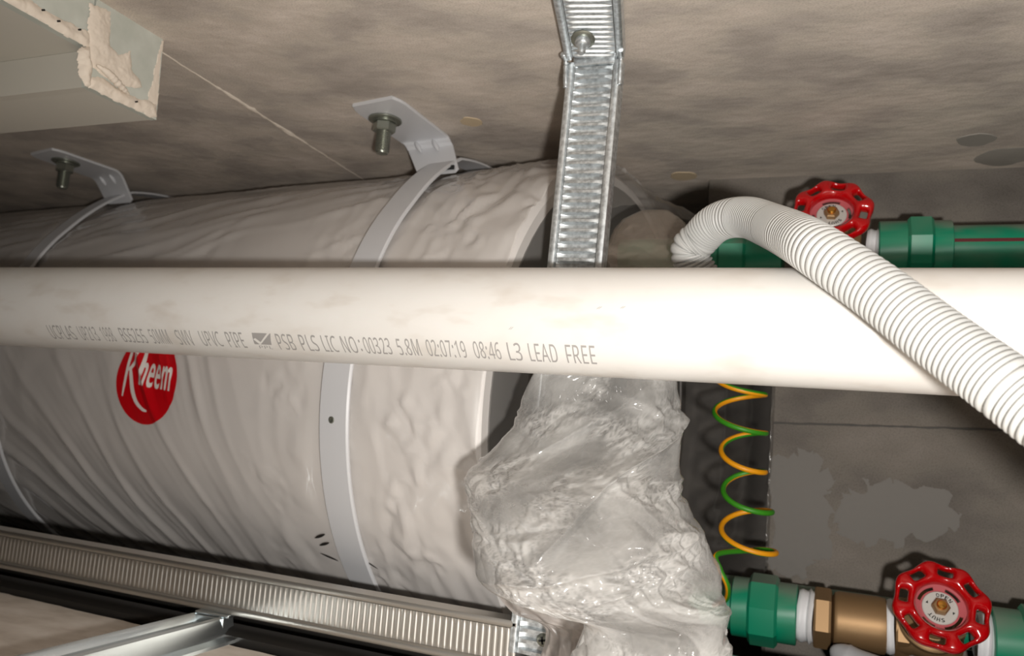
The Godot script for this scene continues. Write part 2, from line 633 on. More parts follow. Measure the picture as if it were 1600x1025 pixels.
func build_room() -> void:
	var g := Geo.new()
	g.box(Vector3(-0.4, SLAB + 0.075, 0.2), Vector3(3.6, 0.15, 3.0))
	var c := struct("ceiling", g, M.concrete, "bare concrete slab overhead with a cast ridge and small filled holes", "ceiling", Vector3(-0.4, SLAB, 0.2))
	# cast ridge where two shutter boards met
	var pts := PackedVector3Array()
	var rows := 90
	for k in rows:
		var t := float(k) / (rows - 1)
		var mid := Vector3(lerpf(-0.4325, -0.4456, t) + 0.0012 * noise.get_noise_1d(k * 14.0), SLAB, lerpf(-0.385, -0.70, t))
		var big := maxf(0.0, 0.55 + 1.2 * noise.get_noise_1d(k * 9.0 + 300.0)) * (0.25 if t < 0.2 or t > 0.62 else 1.0)
		var w := 0.0009 + 0.0034 * big * (0.7 + 0.6 * noise.get_noise_1d(k * 61.0))
		for a in 7:
			var x := float(a) / 6.0 * 2.0 - 1.0
			pts.append(mid + Vector3(x * w, -(1.0 - x * x) * (0.0005 + 0.0016 * big) * (0.8 + 0.5 * noise.get_noise_2d(k * 30.0, a * 40.0)) + 0.0002, 0))
	g = Geo.new()
	g.grid(rows, 7, pts)
	part("cast_ridge", g, M.ridge, c, 60.0, Vector3.DOWN)
	for d in [[-0.2684, -0.5451, 0.0095, "plug", "plug"], [-0.1283, -0.6987, 0.0125, "plug", "plug"], [0.0936, -0.6438, 0.0135, "dark_patch", "patch"], [0.119, -0.685, 0.021, "dark_patch", "patch"]]:
		g = Geo.new()
		var ring := PackedVector3Array()
		var ring2 := PackedVector3Array()
		for k in 28:
			var w := TAU * k / 28
			var r: float = d[2] * (1.0 + 0.16 * noise.get_noise_2d(cos(w) * 80.0 + d[0] * 5000.0, sin(w) * 80.0))
			ring.append(Vector3(d[0] + cos(w) * r, SLAB + 0.001, d[1] + sin(w) * r))
			ring2.append(Vector3(d[0] + cos(w) * r * 0.93, SLAB - 0.0006, d[1] + sin(w) * r * 0.93))
		g.loft([ring, ring2])
		part(d[4], g, M[d[3]], c, 50.0)
	# back wall: a pier at the right, a recess behind the heater
	g = Geo.new()
	var x0 := -0.0465
	g.prism(PackedVector2Array([Vector2(x0, -1.3), Vector2(x0, -0.715), Vector2(x0 + 0.003, -0.712), Vector2(1.4, -0.712), Vector2(1.4, -1.3)]), Transform3D(Basis(Vector3.RIGHT, Vector3.BACK, Vector3.DOWN), Vector3(0, SLAB, 0)), O.y + SLAB)
	g.box(Vector3(-0.0745, 0.19, -0.752), Vector3(0.065, 0.09, 0.08))
	var wb := struct("wall_back", g, M.wall_concrete, "dark concrete wall face behind the green pipes and red handwheels", "wall", Vector3(0.67, -O.y, -1.0))
	# thin skims of mortar and the mark of a shutter board on it
	var on_wall := Transform3D(Basis(), Vector3(0, 0, -0.712))
	part("mortar_skim", lump(ragged([Vector2(0.0037, -0.0429), Vector2(0.0176, -0.0272), Vector2(0.0341, -0.0200), Vector2(0.0501, -0.0189), Vector2(0.0817, -0.0222), Vector2(0.0950, -0.0378), Vector2(0.0886, -0.0555), Vector2(0.0645, -0.0633), Vector2(0.0281, -0.0728), Vector2(0.0090, -0.0626)], 0.0045), on_wall, 0.0006, 0.0013, 4), M.skim, wb, 70.0, Vector3.BACK)
	part("mortar_skim", lump(ragged([Vector2(-0.0422, -0.0068), Vector2(-0.0250, -0.0020), Vector2(-0.0122, -0.0005), Vector2(0.0029, -0.0174), Vector2(0.0013, -0.0432), Vector2(0.0047, -0.0783), Vector2(-0.0188, -0.1017), Vector2(-0.0422, -0.1017)], 0.0045), on_wall, 0.0006, 0.0013, 6), M.skim, wb, 70.0, Vector3.BACK)
	g = Geo.new()
	var joint := PackedVector3Array()
	for k in 90:
		var f := k / 89.0
		joint.append(Vector3(lerpf(-0.0440, 0.45, f), 0.0205 + 0.02 * f + 0.0008 * noise.get_noise_1d(k * 30.0), -0.7121))
	g.tube(joint, func(k: int) -> float: return 0.0006 + 0.0007 * maxf(0.0, noise.get_noise_1d(k * 50.0 + 9.0) + 0.3), 6)
	part("board_mark", g, M.joint_dark, wb, 70.0)
	g = Geo.new()
	g.box(Vector3((x0 - 2.2) / 2.0, -1.0515, -1.2), Vector3(x0 + 2.2, 2.573, 0.2))
	struct("wall_rear", g, M.wall_concrete, "shaded concrete wall at the back of the recess that holds the heater", "wall", Vector3(-1.1, -O.y, -1.2))
	g = Geo.new()
	g.box(Vector3(-2.25, -1.0515, 0.2), Vector3(0.1, 2.573, 3.0))
	struct("wall_left", g, M.paint, "plain wall at the far left end of the void", "wall", Vector3(-2.25, -O.y, 0.2))
	g = Geo.new()
	g.box(Vector3(1.45, -1.0515, 0.2), Vector3(0.1, 2.573, 3.0))
	struct("wall_right", g, M.paint, "plain wall to the right of the valves", "wall", Vector3(1.45, -O.y, 0.2))
	g = Geo.new()
	g.box(Vector3(-0.4, -1.0515, 1.75), Vector3(3.8, 2.573, 0.1))
	struct("wall_front", g, M.paint, "plain wall behind the viewer", "wall", Vector3(-0.4, -O.y, 1.75))
	g = Geo.new()
	g.box(Vector3(-0.4, -O.y - 0.05, 0.2), Vector3(3.8, 0.1, 3.2))
	struct("floor", g, M.paint, "plain floor far below the ceiling void", "floor", Vector3(-0.4, -O.y - 0.05, 0.2))


func build_bulkhead() -> void:
	var x1 := -0.4166
	var t := thing("bulkhead", "boxed plasterboard bulkhead with crumbling joint compound on its end, under the slab", "bulkhead", Vector3(-0.85, SLAB, -0.3))
	var yz := Transform3D(Basis(Vector3(0, 0, -1), Vector3(0, 1, 0), Vector3(1, 0, 0)), Vector3.ZERO)
	# boards: outline in (-z, y), run along x
	var along := yz.translated(Vector3(-1.3, 0, 0))
	var run := 1.3 + x1
	var board := func(called: String, poly: Array, m: Material) -> void:
		var g := Geo.new()
		g.prism(PackedVector2Array(poly), along, run - 0.005)
		part(called, g, m, t, 30.0)
	board.call("soffit_board", [Vector2(0.3325, 0.1815), Vector2(0.379, 0.181), Vector2(0.3795, 0.19), Vector2(0.3325, 0.1905)], M.soffit)
	board.call("soffit_board", [Vector2(0.12, 0.207), Vector2(0.3275, 0.2042), Vector2(0.3275, 0.2135), Vector2(0.12, 0.2165)], M.soffit)
	board.call("riser_board", [Vector2(0.3265, 0.1805), Vector2(0.3332, 0.181), Vector2(0.3332, 0.2045), Vector2(0.3265, 0.204)], M.soffit)
	board.call("back_board", [Vector2(0.3695, 0.19), Vector2(0.3785, 0.19), Vector2(0.3765, SLAB), Vector2(0.3675, SLAB)], M.gypsum)
	# moisture board closing the end
	var ends := yz.translated(Vector3(x1 - 0.005, 0, 0))
	var g1 := Geo.new()
	g1.prism(PackedVector2Array([Vector2(0.3265, 0.1805), Vector2(0.3795, 0.1808), Vector2(0.3762, SLAB), Vector2(0.3240, SLAB), Vector2(0.3240, 0.204)]), ends, 0.005)
	part("end_panel", g1, M.green_board, t, 30.0, Vector3.ZERO, null, "pale green end panel")
	g1 = Geo.new()
	g1.prism(PackedVector2Array([Vector2(0.12, 0.206), Vector2(0.3230, 0.2035), Vector2(0.3230, SLAB), Vector2(0.12, SLAB)]), ends.translated(Vector3(-0.001, 0, 0)), 0.0055)
	part("end_panel", g1, M.green_board, t, 30.0)
	var face := yz.translated(Vector3(x1, 0, 0))
	var polys := [
		[Vector2(0.2410, 0.2030), Vector2(0.2741, 0.2099), Vector2(0.2834, 0.2116), Vector2(0.2996, 0.2118), Vector2(0.3138, 0.2121), Vector2(0.3230, 0.2125), Vector2(0.3250, 0.2033), Vector2(0.3124, 0.2030), Vector2(0.3071, 0.2032), Vector2(0.2907, 0.2036), Vector2(0.2784, 0.2039), Vector2(0.2681, 0.2040)],
		[Vector2(0.3196, 0.2301), Vector2(0.3232, 0.2301), Vector2(0.3339, 0.2326), Vector2(0.3374, 0.2119), Vector2(0.3442, 0.2089), Vector2(0.3533, 0.2163), Vector2(0.3552, 0.2053), Vector2(0.3604, 0.2021), Vector2(0.3654, 0.1970), Vector2(0.3555, 0.1918), Vector2(0.3367, 0.1913), Vector2(0.3266, 0.1936), Vector2(0.3225, 0.2046)],
		[Vector2(0.3269, 0.1869), Vector2(0.3368, 0.1906), Vector2(0.3517, 0.1880), Vector2(0.3733, 0.1908), Vector2(0.3785, 0.1915), Vector2(0.3792, 0.1812), Vector2(0.3729, 0.1808), Vector2(0.3531, 0.1804), Vector2(0.3272, 0.1803)],
		[Vector2(0.3155, 0.1975), Vector2(0.3190, 0.2021), Vector2(0.3244, 0.2043), Vector2(0.3289, 0.1811), Vector2(0.3240, 0.1803), Vector2(0.3195, 0.1850)],
		[Vector2(0.3700, 0.1900), Vector2(0.3785, 0.1910), Vector2(0.3765, 0.2345), Vector2(0.3745, 0.2345)],
	]
	var highs := [0.0028, 0.0020, 0.0026, 0.0050, 0.0008]
	for k in polys.size():
		part("joint_compound", lump(ragged(polys[k], 0.0007), face, highs[k], 0.0006, k + 3), M.compound, t, 60.0, Vector3.RIGHT)
	# a rolled bead of compound and dabs along the soffit edge
	var bead := smooth_path([Vector3(x1 + 0.003, 0.1945, -0.328), Vector3(x1 + 0.005, 0.1925, -0.3345), Vector3(x1 + 0.004, 0.190, -0.343), Vector3(x1 + 0.002, 0.1875, -0.354)], 0.001)
	var g := Geo.new()
	g.tube(bead, func(k: int) -> float: return 0.0024 * sin(PI * (k + 1.0) / (bead.size() + 1.0)) ** 0.5 * (1.0 + 0.4 * noise.get_noise_1d(k * 25.0)), 10)
	part("compound_bead", g, M.compound, t, 80.0)
	for d in [[0.2905, 0.2093], [0.3005, 0.2080], [0.3140, 0.2098], [0.3600, 0.1850]]:
		g = Geo.new()
		g.box(Vector3(x1 + 0.0026, d[1], -d[0]), Vector3(0.0012, 0.0010, 0.0018), Basis(Vector3.RIGHT, 0.5), 0.0002)
		part("grit", g, M.dark_bit, t)


func build_heater() -> void:
	var t := thing("water_heater", "long white horizontal water heater in wrinkled clear plastic, with a red round badge", "water heater", TANK_A - E1 * TANK_R)
	var ring_at := func(s: float, r: float, n := 120) -> PackedVector3Array:
		var ring := PackedVector3Array()
		for k in n:
			ring.append(tank_at(s, 360.0 * k / n, r))
		return ring
	var g := Geo.new()
	var rings := []
	for p in [[-0.66, 0.16], [-0.655, 0.185], [-0.645, 0.1955], [-0.63, TANK_R], [TANK_END - 0.012, TANK_R], [TANK_END - 0.004, TANK_R - 0.0015], [TANK_END, TANK_R - 0.006]]:
		rings.append(ring_at.call(p[0], p[1]))
	g.loft(rings)
	part("tank_shell", g, M.tank_white, t, 40.0)
	g = Geo.new()
	rings = []
	for p in [[TANK_END - 0.01, 0.186], [TANK_END + 0.001, 0.186], [TANK_END + 0.003, 0.17], [TANK_END + 0.0035, 0.02]]:
		rings.append(ring_at.call(p[0], p[1], 80))
	g.loft(rings)
	part("end_cap", g, M.end_grey, t, 40.0, Vector3.ZERO, null, "grey end cap")
	# badge on the shell, bent to it
	var to_shell := func(u: float, w: float, lift: float) -> Vector3:
		var d := 92.0 - rad_to_deg(w / TANK_R)
		return tank_at(u, d, TANK_R + wrap_height(u, d) + lift)
	var s0 := -0.0575
	var rad := 0.0360
	g = Geo.new()
	var pts := PackedVector3Array()
	for k in 36:
		for a in 96:
			var q := Vector2.from_angle(TAU * a / 96) * rad * k / 35.0
			pts.append(to_shell.call(s0 + q.x, q.y, 0.0003))
	g.grid(36, 96, pts, false, true)
	var badge := part("badge", g, M.badge_red, t, 180.0, E2, null, "round red badge with white lettering")
	g = Geo.new()
	# a looped R with a long tail, a tall h stem, then small letters
	var at_badge := func(x: float, y: float) -> Vector3: return to_shell.call(s0 + x * rad, y * rad, 0.0006)
	for stroke in [
		[[-0.74, -0.42, 0.02], [-0.70, -0.1, 0.04], [-0.66, 0.35, 0.045], [-0.58, 0.74, 0.045], [-0.48, 0.95, 0.045], [-0.37, 0.98, 0.045], [-0.33, 0.78, 0.05], [-0.40, 0.46, 0.05], [-0.54, 0.24, 0.045], [-0.64, 0.17, 0.035]],
		[[-0.58, 0.20, 0.04], [-0.50, -0.02, 0.055], [-0.40, -0.30, 0.06], [-0.26, -0.52, 0.05], [-0.06, -0.66, 0.04], [0.10, -0.70, 0.02]],
		[[-0.06, 0.98, 0.03], [-0.10, 0.7, 0.05], [-0.14, 0.3, 0.055], [-0.19, -0.14, 0.055]],
	]:
		var line := PackedVector3Array()
		var fine := smooth_path(stroke.map(func(q: Array) -> Vector3: return Vector3(q[0], q[1], q[2])), 0.03)
		for k in fine.size():
			var d := fine[mini(k + 1, fine.size() - 1)] - fine[maxi(k - 1, 0)]
			var nrm := Vector2(-d.y, d.x).normalized() * fine[k].z
			line.append(at_badge.call(fine[k].x + nrm.x, fine[k].y + nrm.y))
			line.append(at_badge.call(fine[k].x - nrm.x, fine[k].y - nrm.y))
		g.grid(fine.size(), 2, line)
	bent(g, glyphs("neem", "Droid Sans", 700, 0.05), func(p: Vector2) -> Vector3: return at_badge.call(-0.22 + p.x * 1.02 + p.y * 0.06, -0.16 + p.y * 0.52 - p.x * 0.08))
	part("lettering", g, M.badge_white, badge, 180.0, E2)
	# dark torn marks beside the strap
	for d in [[0.117, 121.4, 0.013, 24.0, 0.0016], [0.119, 123.2, 0.012, 22.0, 0.0015], [0.119, 126.5, 0.016, -14.0, 0.0012], [0.1575, 126.0, 0.012, -30.0, 0.0010]]:
		g = Geo.new()
		pts = PackedVector3Array()
		for k in 11:
			var x := k / 10.0 - 0.5
			var w: float = d[4] * (1.0 - 4.0 * x * x) * 0.6 + 0.0001
			for e in [-1, 1]:
				var q := Vector2(x * d[2], w * e).rotated(deg_to_rad(d[3]))
				pts.append(tank_at(d[0] + q.x, d[1] - rad_to_deg(q.y / TANK_R), TANK_R + 0.0052))
		g.grid(11, 2, pts)
		part("tear_mark", g, M.dark_bit, t, 180.0, E2)
	# clear plastic wrap, wrinkled
	var rows := 330
	var cols := 300
	pts = PackedVector3Array()
	for r in rows:
		var s := lerpf(-0.62, TANK_END + 0.004, float(r) / (rows - 1))
		for k in cols:
			var deg := lerpf(-60.0, 200.0, float(k) / (cols - 1))
			pts.append(tank_at(s, deg, TANK_R + wrap_height(s, deg)))
	g = Geo.new()
	g.grid(rows, cols, pts)
	part("plastic_wrap", g, M.film, t, 180.0, E2 + E1 * 0.3, null, "clear wrinkled plastic film round the tank")
	# the wrap's loose end, standing off past the tank
	rows = 60
	cols = 150
	pts = PackedVector3Array()
	for r in rows:
		var f := float(r) / (rows - 1)
		for k in cols:
			var deg := lerpf(-165.0, 27.0, float(k) / (cols - 1))
			var far := 0.142 * smoothstep(27.0, -55.0, deg) + 0.004
			var q := Vector2(f * far * 0.8, deg * 0.0035)
			var r_ := TANK_R + 0.003 - f * (0.016 + 0.050 * smoothstep(-30.0, -80.0, deg) + 0.018 * smoothstep(-80.0, 0.0, deg)) + facet(q, 0.035, 9) * 0.016 * f + facet(q, 0.013, 4) * 0.006 * f
			var p := tank_at(TANK_END + 0.002 + f * far, deg, r_)
			if deg < 5.0:
				p.x = minf(p.x, -0.0445 - 0.004 * (1.0 - f) + 0.0015 * plain_noise.get_noise_1d(deg * 30.0))
				var over := smoothstep(0.30, 0.75, f) * smoothstep(5.0, -35.0, deg)
				p.z = maxf(p.z, lerpf(p.z, -0.7055 + 0.003 * facet(q, 0.02, 5), over))
			pts.append(p)
	g = Geo.new()
	g.grid(rows, cols, pts)
	part("loose_wrap", g, M.loose_film, t, 180.0, Vector3.UP, null, "thin loose end of the plastic wrap")


func wrap_height(s: float, deg: float) -> float:
	var v := deg_to_rad(deg) * TANK_R
	var q := Vector2(s, v)
	var warp := plain_noise.get_noise_2d(s * 700.0 + 70.0, v * 700.0)
	# long folds pulled from the upper left down to the right
	var a := deg_to_rad(38.0 + 18.0 * smoothstep(-0.25, 0.1, s))
	var along := s * cos(a) + v * sin(a)
	var across := -s * sin(a) + v * cos(a) + warp * 0.006
	var n1 := plain_noise.get_noise_2d(across * 1800.0, along * 230.0)
	var n2 := plain_noise.get_noise_2d(across * 4700.0 + 500.0, along * 420.0)
	var folds := (0.4 - minf(1.0, absf(n1) * 2.2)) * 0.0036 + (0.4 - minf(1.0, absf(n2) * 2.0)) * 0.0005
	var low := smoothstep(0.20, 0.27, v)
	var left := smoothstep(0.11, 0.0, s) * (0.45 + 0.55 * smoothstep(0.28, 0.36, v + s * -0.45))
	var patch := 0.35 + 0.65 * smoothstep(-0.25, 0.35, plain_noise.get_noise_2d(s * 520.0 + 200.0, v * 520.0))
	var h := folds * low * left * patch
	# streaks over the top that run along the tank, rising to the right
	var n3 := plain_noise.get_noise_2d((v * 0.93 + s * 0.30 + warp * 0.010) * 2900.0, s * 240.0)
	h += (0.4 - minf(1.0, absf(n3) * 2.2)) * 0.0022 * patch * (1.0 - low) * smoothstep(0.22, 0.08, s)
	# crumples near the right end
	var right := smoothstep(0.03, 0.13, s)
	var n4 := plain_noise.get_noise_2d(s * 3000.0 + 900.0, v * 700.0)
	h += ((0.4 - minf(1.0, absf(n4) * 2.2)) * 0.0010 + facet(q, 0.045, 2) * 0.0052 + facet(q, 0.018, 6) * 0.0018 + facet(q, 0.014, 8) * 0.0066 * smoothstep(0.15, 0.18, s) * smoothstep(0.15, 0.4, plain_noise.get_noise_2d(s * 1500.0, v * 900.0 + 300.0))) * right
	# small hard dents
	h += facet(q, 0.0075, 13) * 0.0046 * right * smoothstep(0.30, 0.5, plain_noise.get_noise_2d(s * 1700.0 + 60.0, v * 1300.0))
	h += facet(q, 0.030, 4) * 0.0012
	# pulled tight under the straps
	var tight := 1.0
	for c in [0.13, -0.30]:
		tight *= 1.0 - 0.8 * exp(-pow((s - c) / 0.015, 2.0))
	return maxf(0.0006, 0.0036 + h) * tight * smoothstep(-60.0, -30.0, deg) + 0.0008


func strap_point(s0: float, deg: float, r: float, off: float) -> Vector3:
	var a := deg_to_rad(deg)
	var u := E1 * cos(a) + E2 * sin(a)
	return TANK_A + TANK_D * (s0 + off) + u * r - TANK_D * (r * TANK_N.dot(u) / TANK_N.dot(TANK_D))


func build_straps() -> void:
	var specs := [
		{"s": 0.1298, "w": 0.0127, "label": "white painted strap with ceiling bracket, around the heater near the centre", "bend": [Vector3(-0.347, SLAB, -0.5785), Vector3(-0.300, SLAB, -0.573)], "tip": [Vector3(-0.350, SLAB, -0.4957), Vector3(-0.3027, SLAB, -0.4868)], "low": [Vector3(-0.3195, 0.1985, -0.558), Vector3(-0.2825, 0.2005, -0.558)], "bolt": Vector3(-0.3325, SLAB, -0.5215), "bl": "zinc anchor bolt with washer and nut in the bracket nearer the middle"},
		{"s": -0.300, "w": 0.0115, "label": "white painted strap with ceiling bracket, around the heater at far left", "bend": [Vector3(-0.7568, SLAB, -0.6197), Vector3(-0.7034, SLAB, -0.6053)], "tip": [Vector3(-0.7600, SLAB, -0.542), Vector3(-0.7120, SLAB, -0.532)], "low": [Vector3(-0.7453, 0.2082, -0.631), Vector3(-0.7080, 0.2092, -0.631)], "bolt": Vector3(-0.7330, SLAB, -0.563), "bl": "zinc anchor bolt with washer and nut in the shaded far left bracket"},
	]
	for sp in specs:
		var t := thing("mounting_strap", sp.label, "strap", sp.bolt, "white straps that hold the heater")
		# band: leaves the tank, rises to the bracket, comes back behind
		var rows := 181
		var rings := []
		var w: float = sp.w
		for k in rows:
			var deg := 360.0 * k / (rows - 1) - 30.0
			var d := absf(wrapf(deg - 24.0, -180.0, 180.0))
			var r := TANK_R + 0.0062 + 0.0085 * pow(maxf(0.0, 1.0 - d / 24.0), 1.3)
			var ring := PackedVector3Array()
			for c in [[-w, 0.0], [-w + 0.0012, 0.0011], [w - 0.0012, 0.0011], [w, 0.0], [w, -0.0012], [-w, -0.0012]]:
				ring.append(strap_point(sp.s, deg, r + c[1], c[0]))
			rings.append(ring)
		var g := Geo.new()
		var all := PackedVector3Array()
		for r in rings.slice(0, rows - 1):
			all.append_array(r)
		g.grid(rows - 1, 6, all, true, true)
		var band := part("strap_band", g, M.strap_white, t, 25.0)
		if sp.s > 0:
			g = Geo.new()
			var nrm: Vector3 = (strap_point(sp.s, 97.0, 1.0, 0) - strap_point(sp.s, 97.0, 0.0, 0)).normalized()
			g.lathe([[0.0024, -0.001], [0.0024, 0.0013], [0.0018, 0.0016], [0.0006, 0.0013]], Transform3D(towards(nrm), strap_point(sp.s, 96.8, TANK_R + 0.0062, -0.001)), 16)
			part("rivet", g, M.zinc, band, 35.0)
		# bracket: plate on the slab, bend, leg down to the strap
		var th := 0.0028
		var L := [sp.tip[0], sp.bend[0], sp.low[0]]
		var Rr := [sp.tip[1], sp.bend[1], sp.low[1]]
		rings = []
		var rows2: Array = []
		for k in 12:
			rows2.append([L[0].lerp(L[1], k / 11.0 * 0.9), Rr[0].lerp(Rr[1], k / 11.0 * 0.9)])
		for k in 7:
			var f := (k + 1) / 8.0
			var q := func(p: Array) -> Vector3:
				var a: Vector3 = p[0].lerp(p[1], 0.9)
				var c: Vector3 = p[1].lerp(p[2], 0.28)
				return a.lerp(p[1], f).lerp(p[1].lerp(c, f), f)
			rows2.append([q.call(L), q.call(Rr)])
		for k in 10:
			rows2.append([L[1].lerp(L[2], 0.28 + 0.72 * k / 9.0), Rr[1].lerp(Rr[2], 0.28 + 0.72 * k / 9.0)])
		for k in rows2.size():
			var a: Vector3 = rows2[k][0]
			var b: Vector3 = rows2[k][1]
			var run: Vector3 = (rows2[mini(k + 1, rows2.size() - 1)][0] + rows2[mini(k + 1, rows2.size() - 1)][1] - rows2[maxi(k - 1, 0)][0] - rows2[maxi(k - 1, 0)][1]).normalized()
			var across := (b - a).normalized()
			var n := across.cross(run).normalized()
			if n.y > 0 or (absf(n.y) < 0.3 and n.z < 0):
				n = -n
			var nip := 0.004 if k == 0 else (0.0012 if k == 1 else (0.003 if k == rows2.size() - 1 else 0.0))
			a += across * nip
			b -= across * nip
			rings.append(PackedVector3Array([a + n * 0.0004, a + across * 0.0006, b - across * 0.0006, b + n * 0.0004, b + n * (th - 0.0006), b + n * th - across * 0.0008, a + n * th + across * 0.0008, a + n * (th - 0.0006)]))
		g = Geo.new()
		g.loft(rings)
		var br := part("bracket", g, M.strap_white, t, 40.0)
		# pressed stiffeners across the bend and the slots at the foot
		for f in [0.3, 0.68]:
			var p0: Vector3 = L[0].lerp(L[1], 0.93).lerp(Rr[0].lerp(Rr[1], 0.93), f) + Vector3(0, -th, 0)
			var p1: Vector3 = L[1].lerp(L[2], 0.42).lerp(Rr[1].lerp(Rr[2], 0.42), f) + Vector3(0, -0.0005, th)
			var path := PackedVector3Array()
			for k in 9:
				path.append(p0.lerp(p1, k / 8.0) + Vector3(0, 0.0006, -0.0002))
			g = Geo.new()
			g.tube(path, func(k: int) -> float: return 0.0003 + 0.0019 * sin(PI * k / 8.0), 8)
			part("stiffener", g, M.strap_white, br, 80.0)
		for f in [[0.30, 0.46], [0.62, 0.92]]:
			var p0: Vector3 = L[2].lerp(Rr[2], f[0])
			var p1: Vector3 = L[2].lerp(Rr[2], f[1])
			g = Geo.new()
			g.box((p0 + p1) / 2 + Vector3(0, 0.0022, th - 0.0006), Vector3(p0.distance_to(p1), 0.0034, 0.002), Basis(Vector3.UP, -atan2(p1.z - p0.z, p1.x - p0.x)), 0.0004)
			part("slot", g, M.dark_slot, br)
		# anchor bolt
		var bt := thing("anchor_bolt", sp.bl, "bolt", sp.bolt + Vector3(0, -0.0028, 0), "anchor bolts in the slab")
		var down := Transform3D(Basis(Vector3.RIGHT, Vector3.DOWN, Vector3.FORWARD), sp.bolt + Vector3(0, -0.0028, 0))
		g = Geo.new()
		g.lathe([[0.0125, 0.0], [0.0132, 0.0004], [0.0132, 0.0016], [0.0122, 0.0022], [0.006, 0.0024]], down, 36)
		part("washer", g, M.zinc, bt)
		g = Geo.new()
		g.lathe([[0.0094, 0.0022], [0.0094, 0.0036]], down, 30)
		g.lathe([[0.0082, 0.0034], [0.0090, 0.0042], [0.0090, 0.0102], [0.0080, 0.0110], [0.005, 0.0110]], down, 6, 0.4)
		part("nut", g, M.zinc, bt, 20.0)
		g = Geo.new()
		var prof := [[0.0057, -0.002], [0.0057, 0.0110]]
		for k in 11:
			prof.append([0.0057, 0.0112 + k * 0.0015])
			prof.append([0.0050, 0.01195 + k * 0.0015])
		prof.append([0.0046, 0.0283])
		g.lathe(prof, down, 20)
		part("threaded_stud", g, M.zinc, bt, 20.0)


func build_waste_pipe() -> void:
	var t := thing("waste_pipe", "white plastic pipe crossing the whole view, with grey printed lettering", "pipe", Vector3(-0.2, PIPE_Y, PIPE_Z))
	var g := Geo.new()
	var rings := []
	for k in 41:
		var ring := PackedVector3Array()
		for a in 96:
			var w := TAU * a / 96
			ring.append(Vector3(lerpf(-1.5, 0.9, k / 40.0), PIPE_Y + cos(w) * PIPE_R, PIPE_Z + sin(w) * PIPE_R))
		rings.append(ring)
	g.loft(rings)
	var body := part("pipe_body", g, M.pvc, t, 40.0)
	var on := func(x: float, f: float) -> Vector3:
		var a := deg_to_rad(145.0 - 23.0 * f)
		return Vector3(x, PIPE_Y + cos(a) * (PIPE_R + 0.00012), PIPE_Z + sin(a) * (PIPE_R + 0.00012))
	var words := [["UCPLAS", -0.4782, -0.4535], ["UP213", -0.4508, -0.4338], ["1998", -0.4310, -0.4201], ["BS5255", -0.4151, -0.3931], ["50MM", -0.3906, -0.3745], ["SWV", -0.3695, -0.3560], ["UPVC", -0.3510, -0.3345], ["PIPE", -0.3311, -0.3175], ["PSB", -0.2950, -0.2822], ["PLS", -0.2791, -0.2665], ["LIC", -0.2640, -0.2538], ["NO", -0.2513, -0.2410], [":", -0.2397, -0.2386], ["00323", -0.2373, -0.2192], ["5.8M", -0.2165, -0.2017], ["02:07:19", -0.1990, -0.1743], ["08:46", -0.1715, -0.1554], ["L3", -0.1523, -0.1443], ["LEAD", -0.1412, -0.1250], ["FREE", -0.1217, -0.1054]]
	g = Geo.new()
	for w in words:
		var lo := 0.15 if w[0] == ":" else 0.0
		bent(g, glyphs(w[0], "Droid Sans", 400, 0.08), func(p: Vector2) -> Vector3: return on.call(w[1] + (0.03 + p.x * 0.92) * (w[2] - w[1]), lo + p.y * (1.0 - 2.0 * lo)))
	part("printed_lettering", g, M.print, body, 180.0, Vector3(0, -0.6, 1))
	# printed mark: a slanted block with a tick cut out and a line of small letters under it
	g = Geo.new()
	var mk := func(p: Vector2) -> Vector3: return on.call(-0.3125 + p.x * 0.0135 + p.y * 0.002, p.y)
	var poly := [[0.02, 0.30], [0.30, 0.30], [0.02, 0.62], [0.14, 0.70], [0.38, 0.46], [0.80, 1.0], [0.0, 1.0]]
	var p2 := PackedVector2Array()
	for q in poly:
		p2.append(Vector2(q[0], q[1]))
	var lower := PackedVector2Array([Vector2(0.34, 0.30), Vector2(0.92, 0.30), Vector2(0.98, 1.0), Vector2(0.94, 1.0), Vector2(0.40, 0.36)])
	for shape in [p2, lower]:
		var tr := Geometry2D.triangulate_polygon(shape)
		var flat := PackedVector2Array()
		for k in tr:
			flat.append(shape[k])
		for e in 3:
			var finer := PackedVector2Array()
			for k in range(0, flat.size(), 3):
				var a := flat[k]
				var b := flat[k + 1]
				var c := flat[k + 2]
				finer.append_array([a, (a + b) / 2, (a + c) / 2, b, (b + c) / 2, (a + b) / 2, c, (a + c) / 2, (b + c) / 2, (a + b) / 2, (b + c) / 2, (a + c) / 2])
			flat = finer
		bent(g, flat, mk)
	bent(g, glyphs("PPL", "Droid Sans", 400, 0.3), func(p: Vector2) -> Vector3: return mk.call(Vector2(0.22 + p.x * 0.7, p.y * 0.22)))
	part("printed_mark", g, M.print, body, 180.0, Vector3(0, -0.6, 1))
	for d in [[-0.150, 108.0, 0.004, 0.7], [-0.105, 85.0, 0.002, 1.2], [-0.0935, 84.0, 0.0025, 0.9]]:
		for e in 2:
			g = Geo.new()
			var path := PackedVector3Array()
			for k in 6:
				var a := deg_to_rad(d[1] - k * d[2] * 200.0 * d[3])
				path.append(Vector3(d[0] + k * 0.0003 + e * 0.0009, PIPE_Y + cos(a) * PIPE_R, PIPE_Z + sin(a) * PIPE_R))
			g.tube(path, func(_k: int) -> float: return 0.00012, 5)
			part("scratch", g, M.print, body, 80.0)


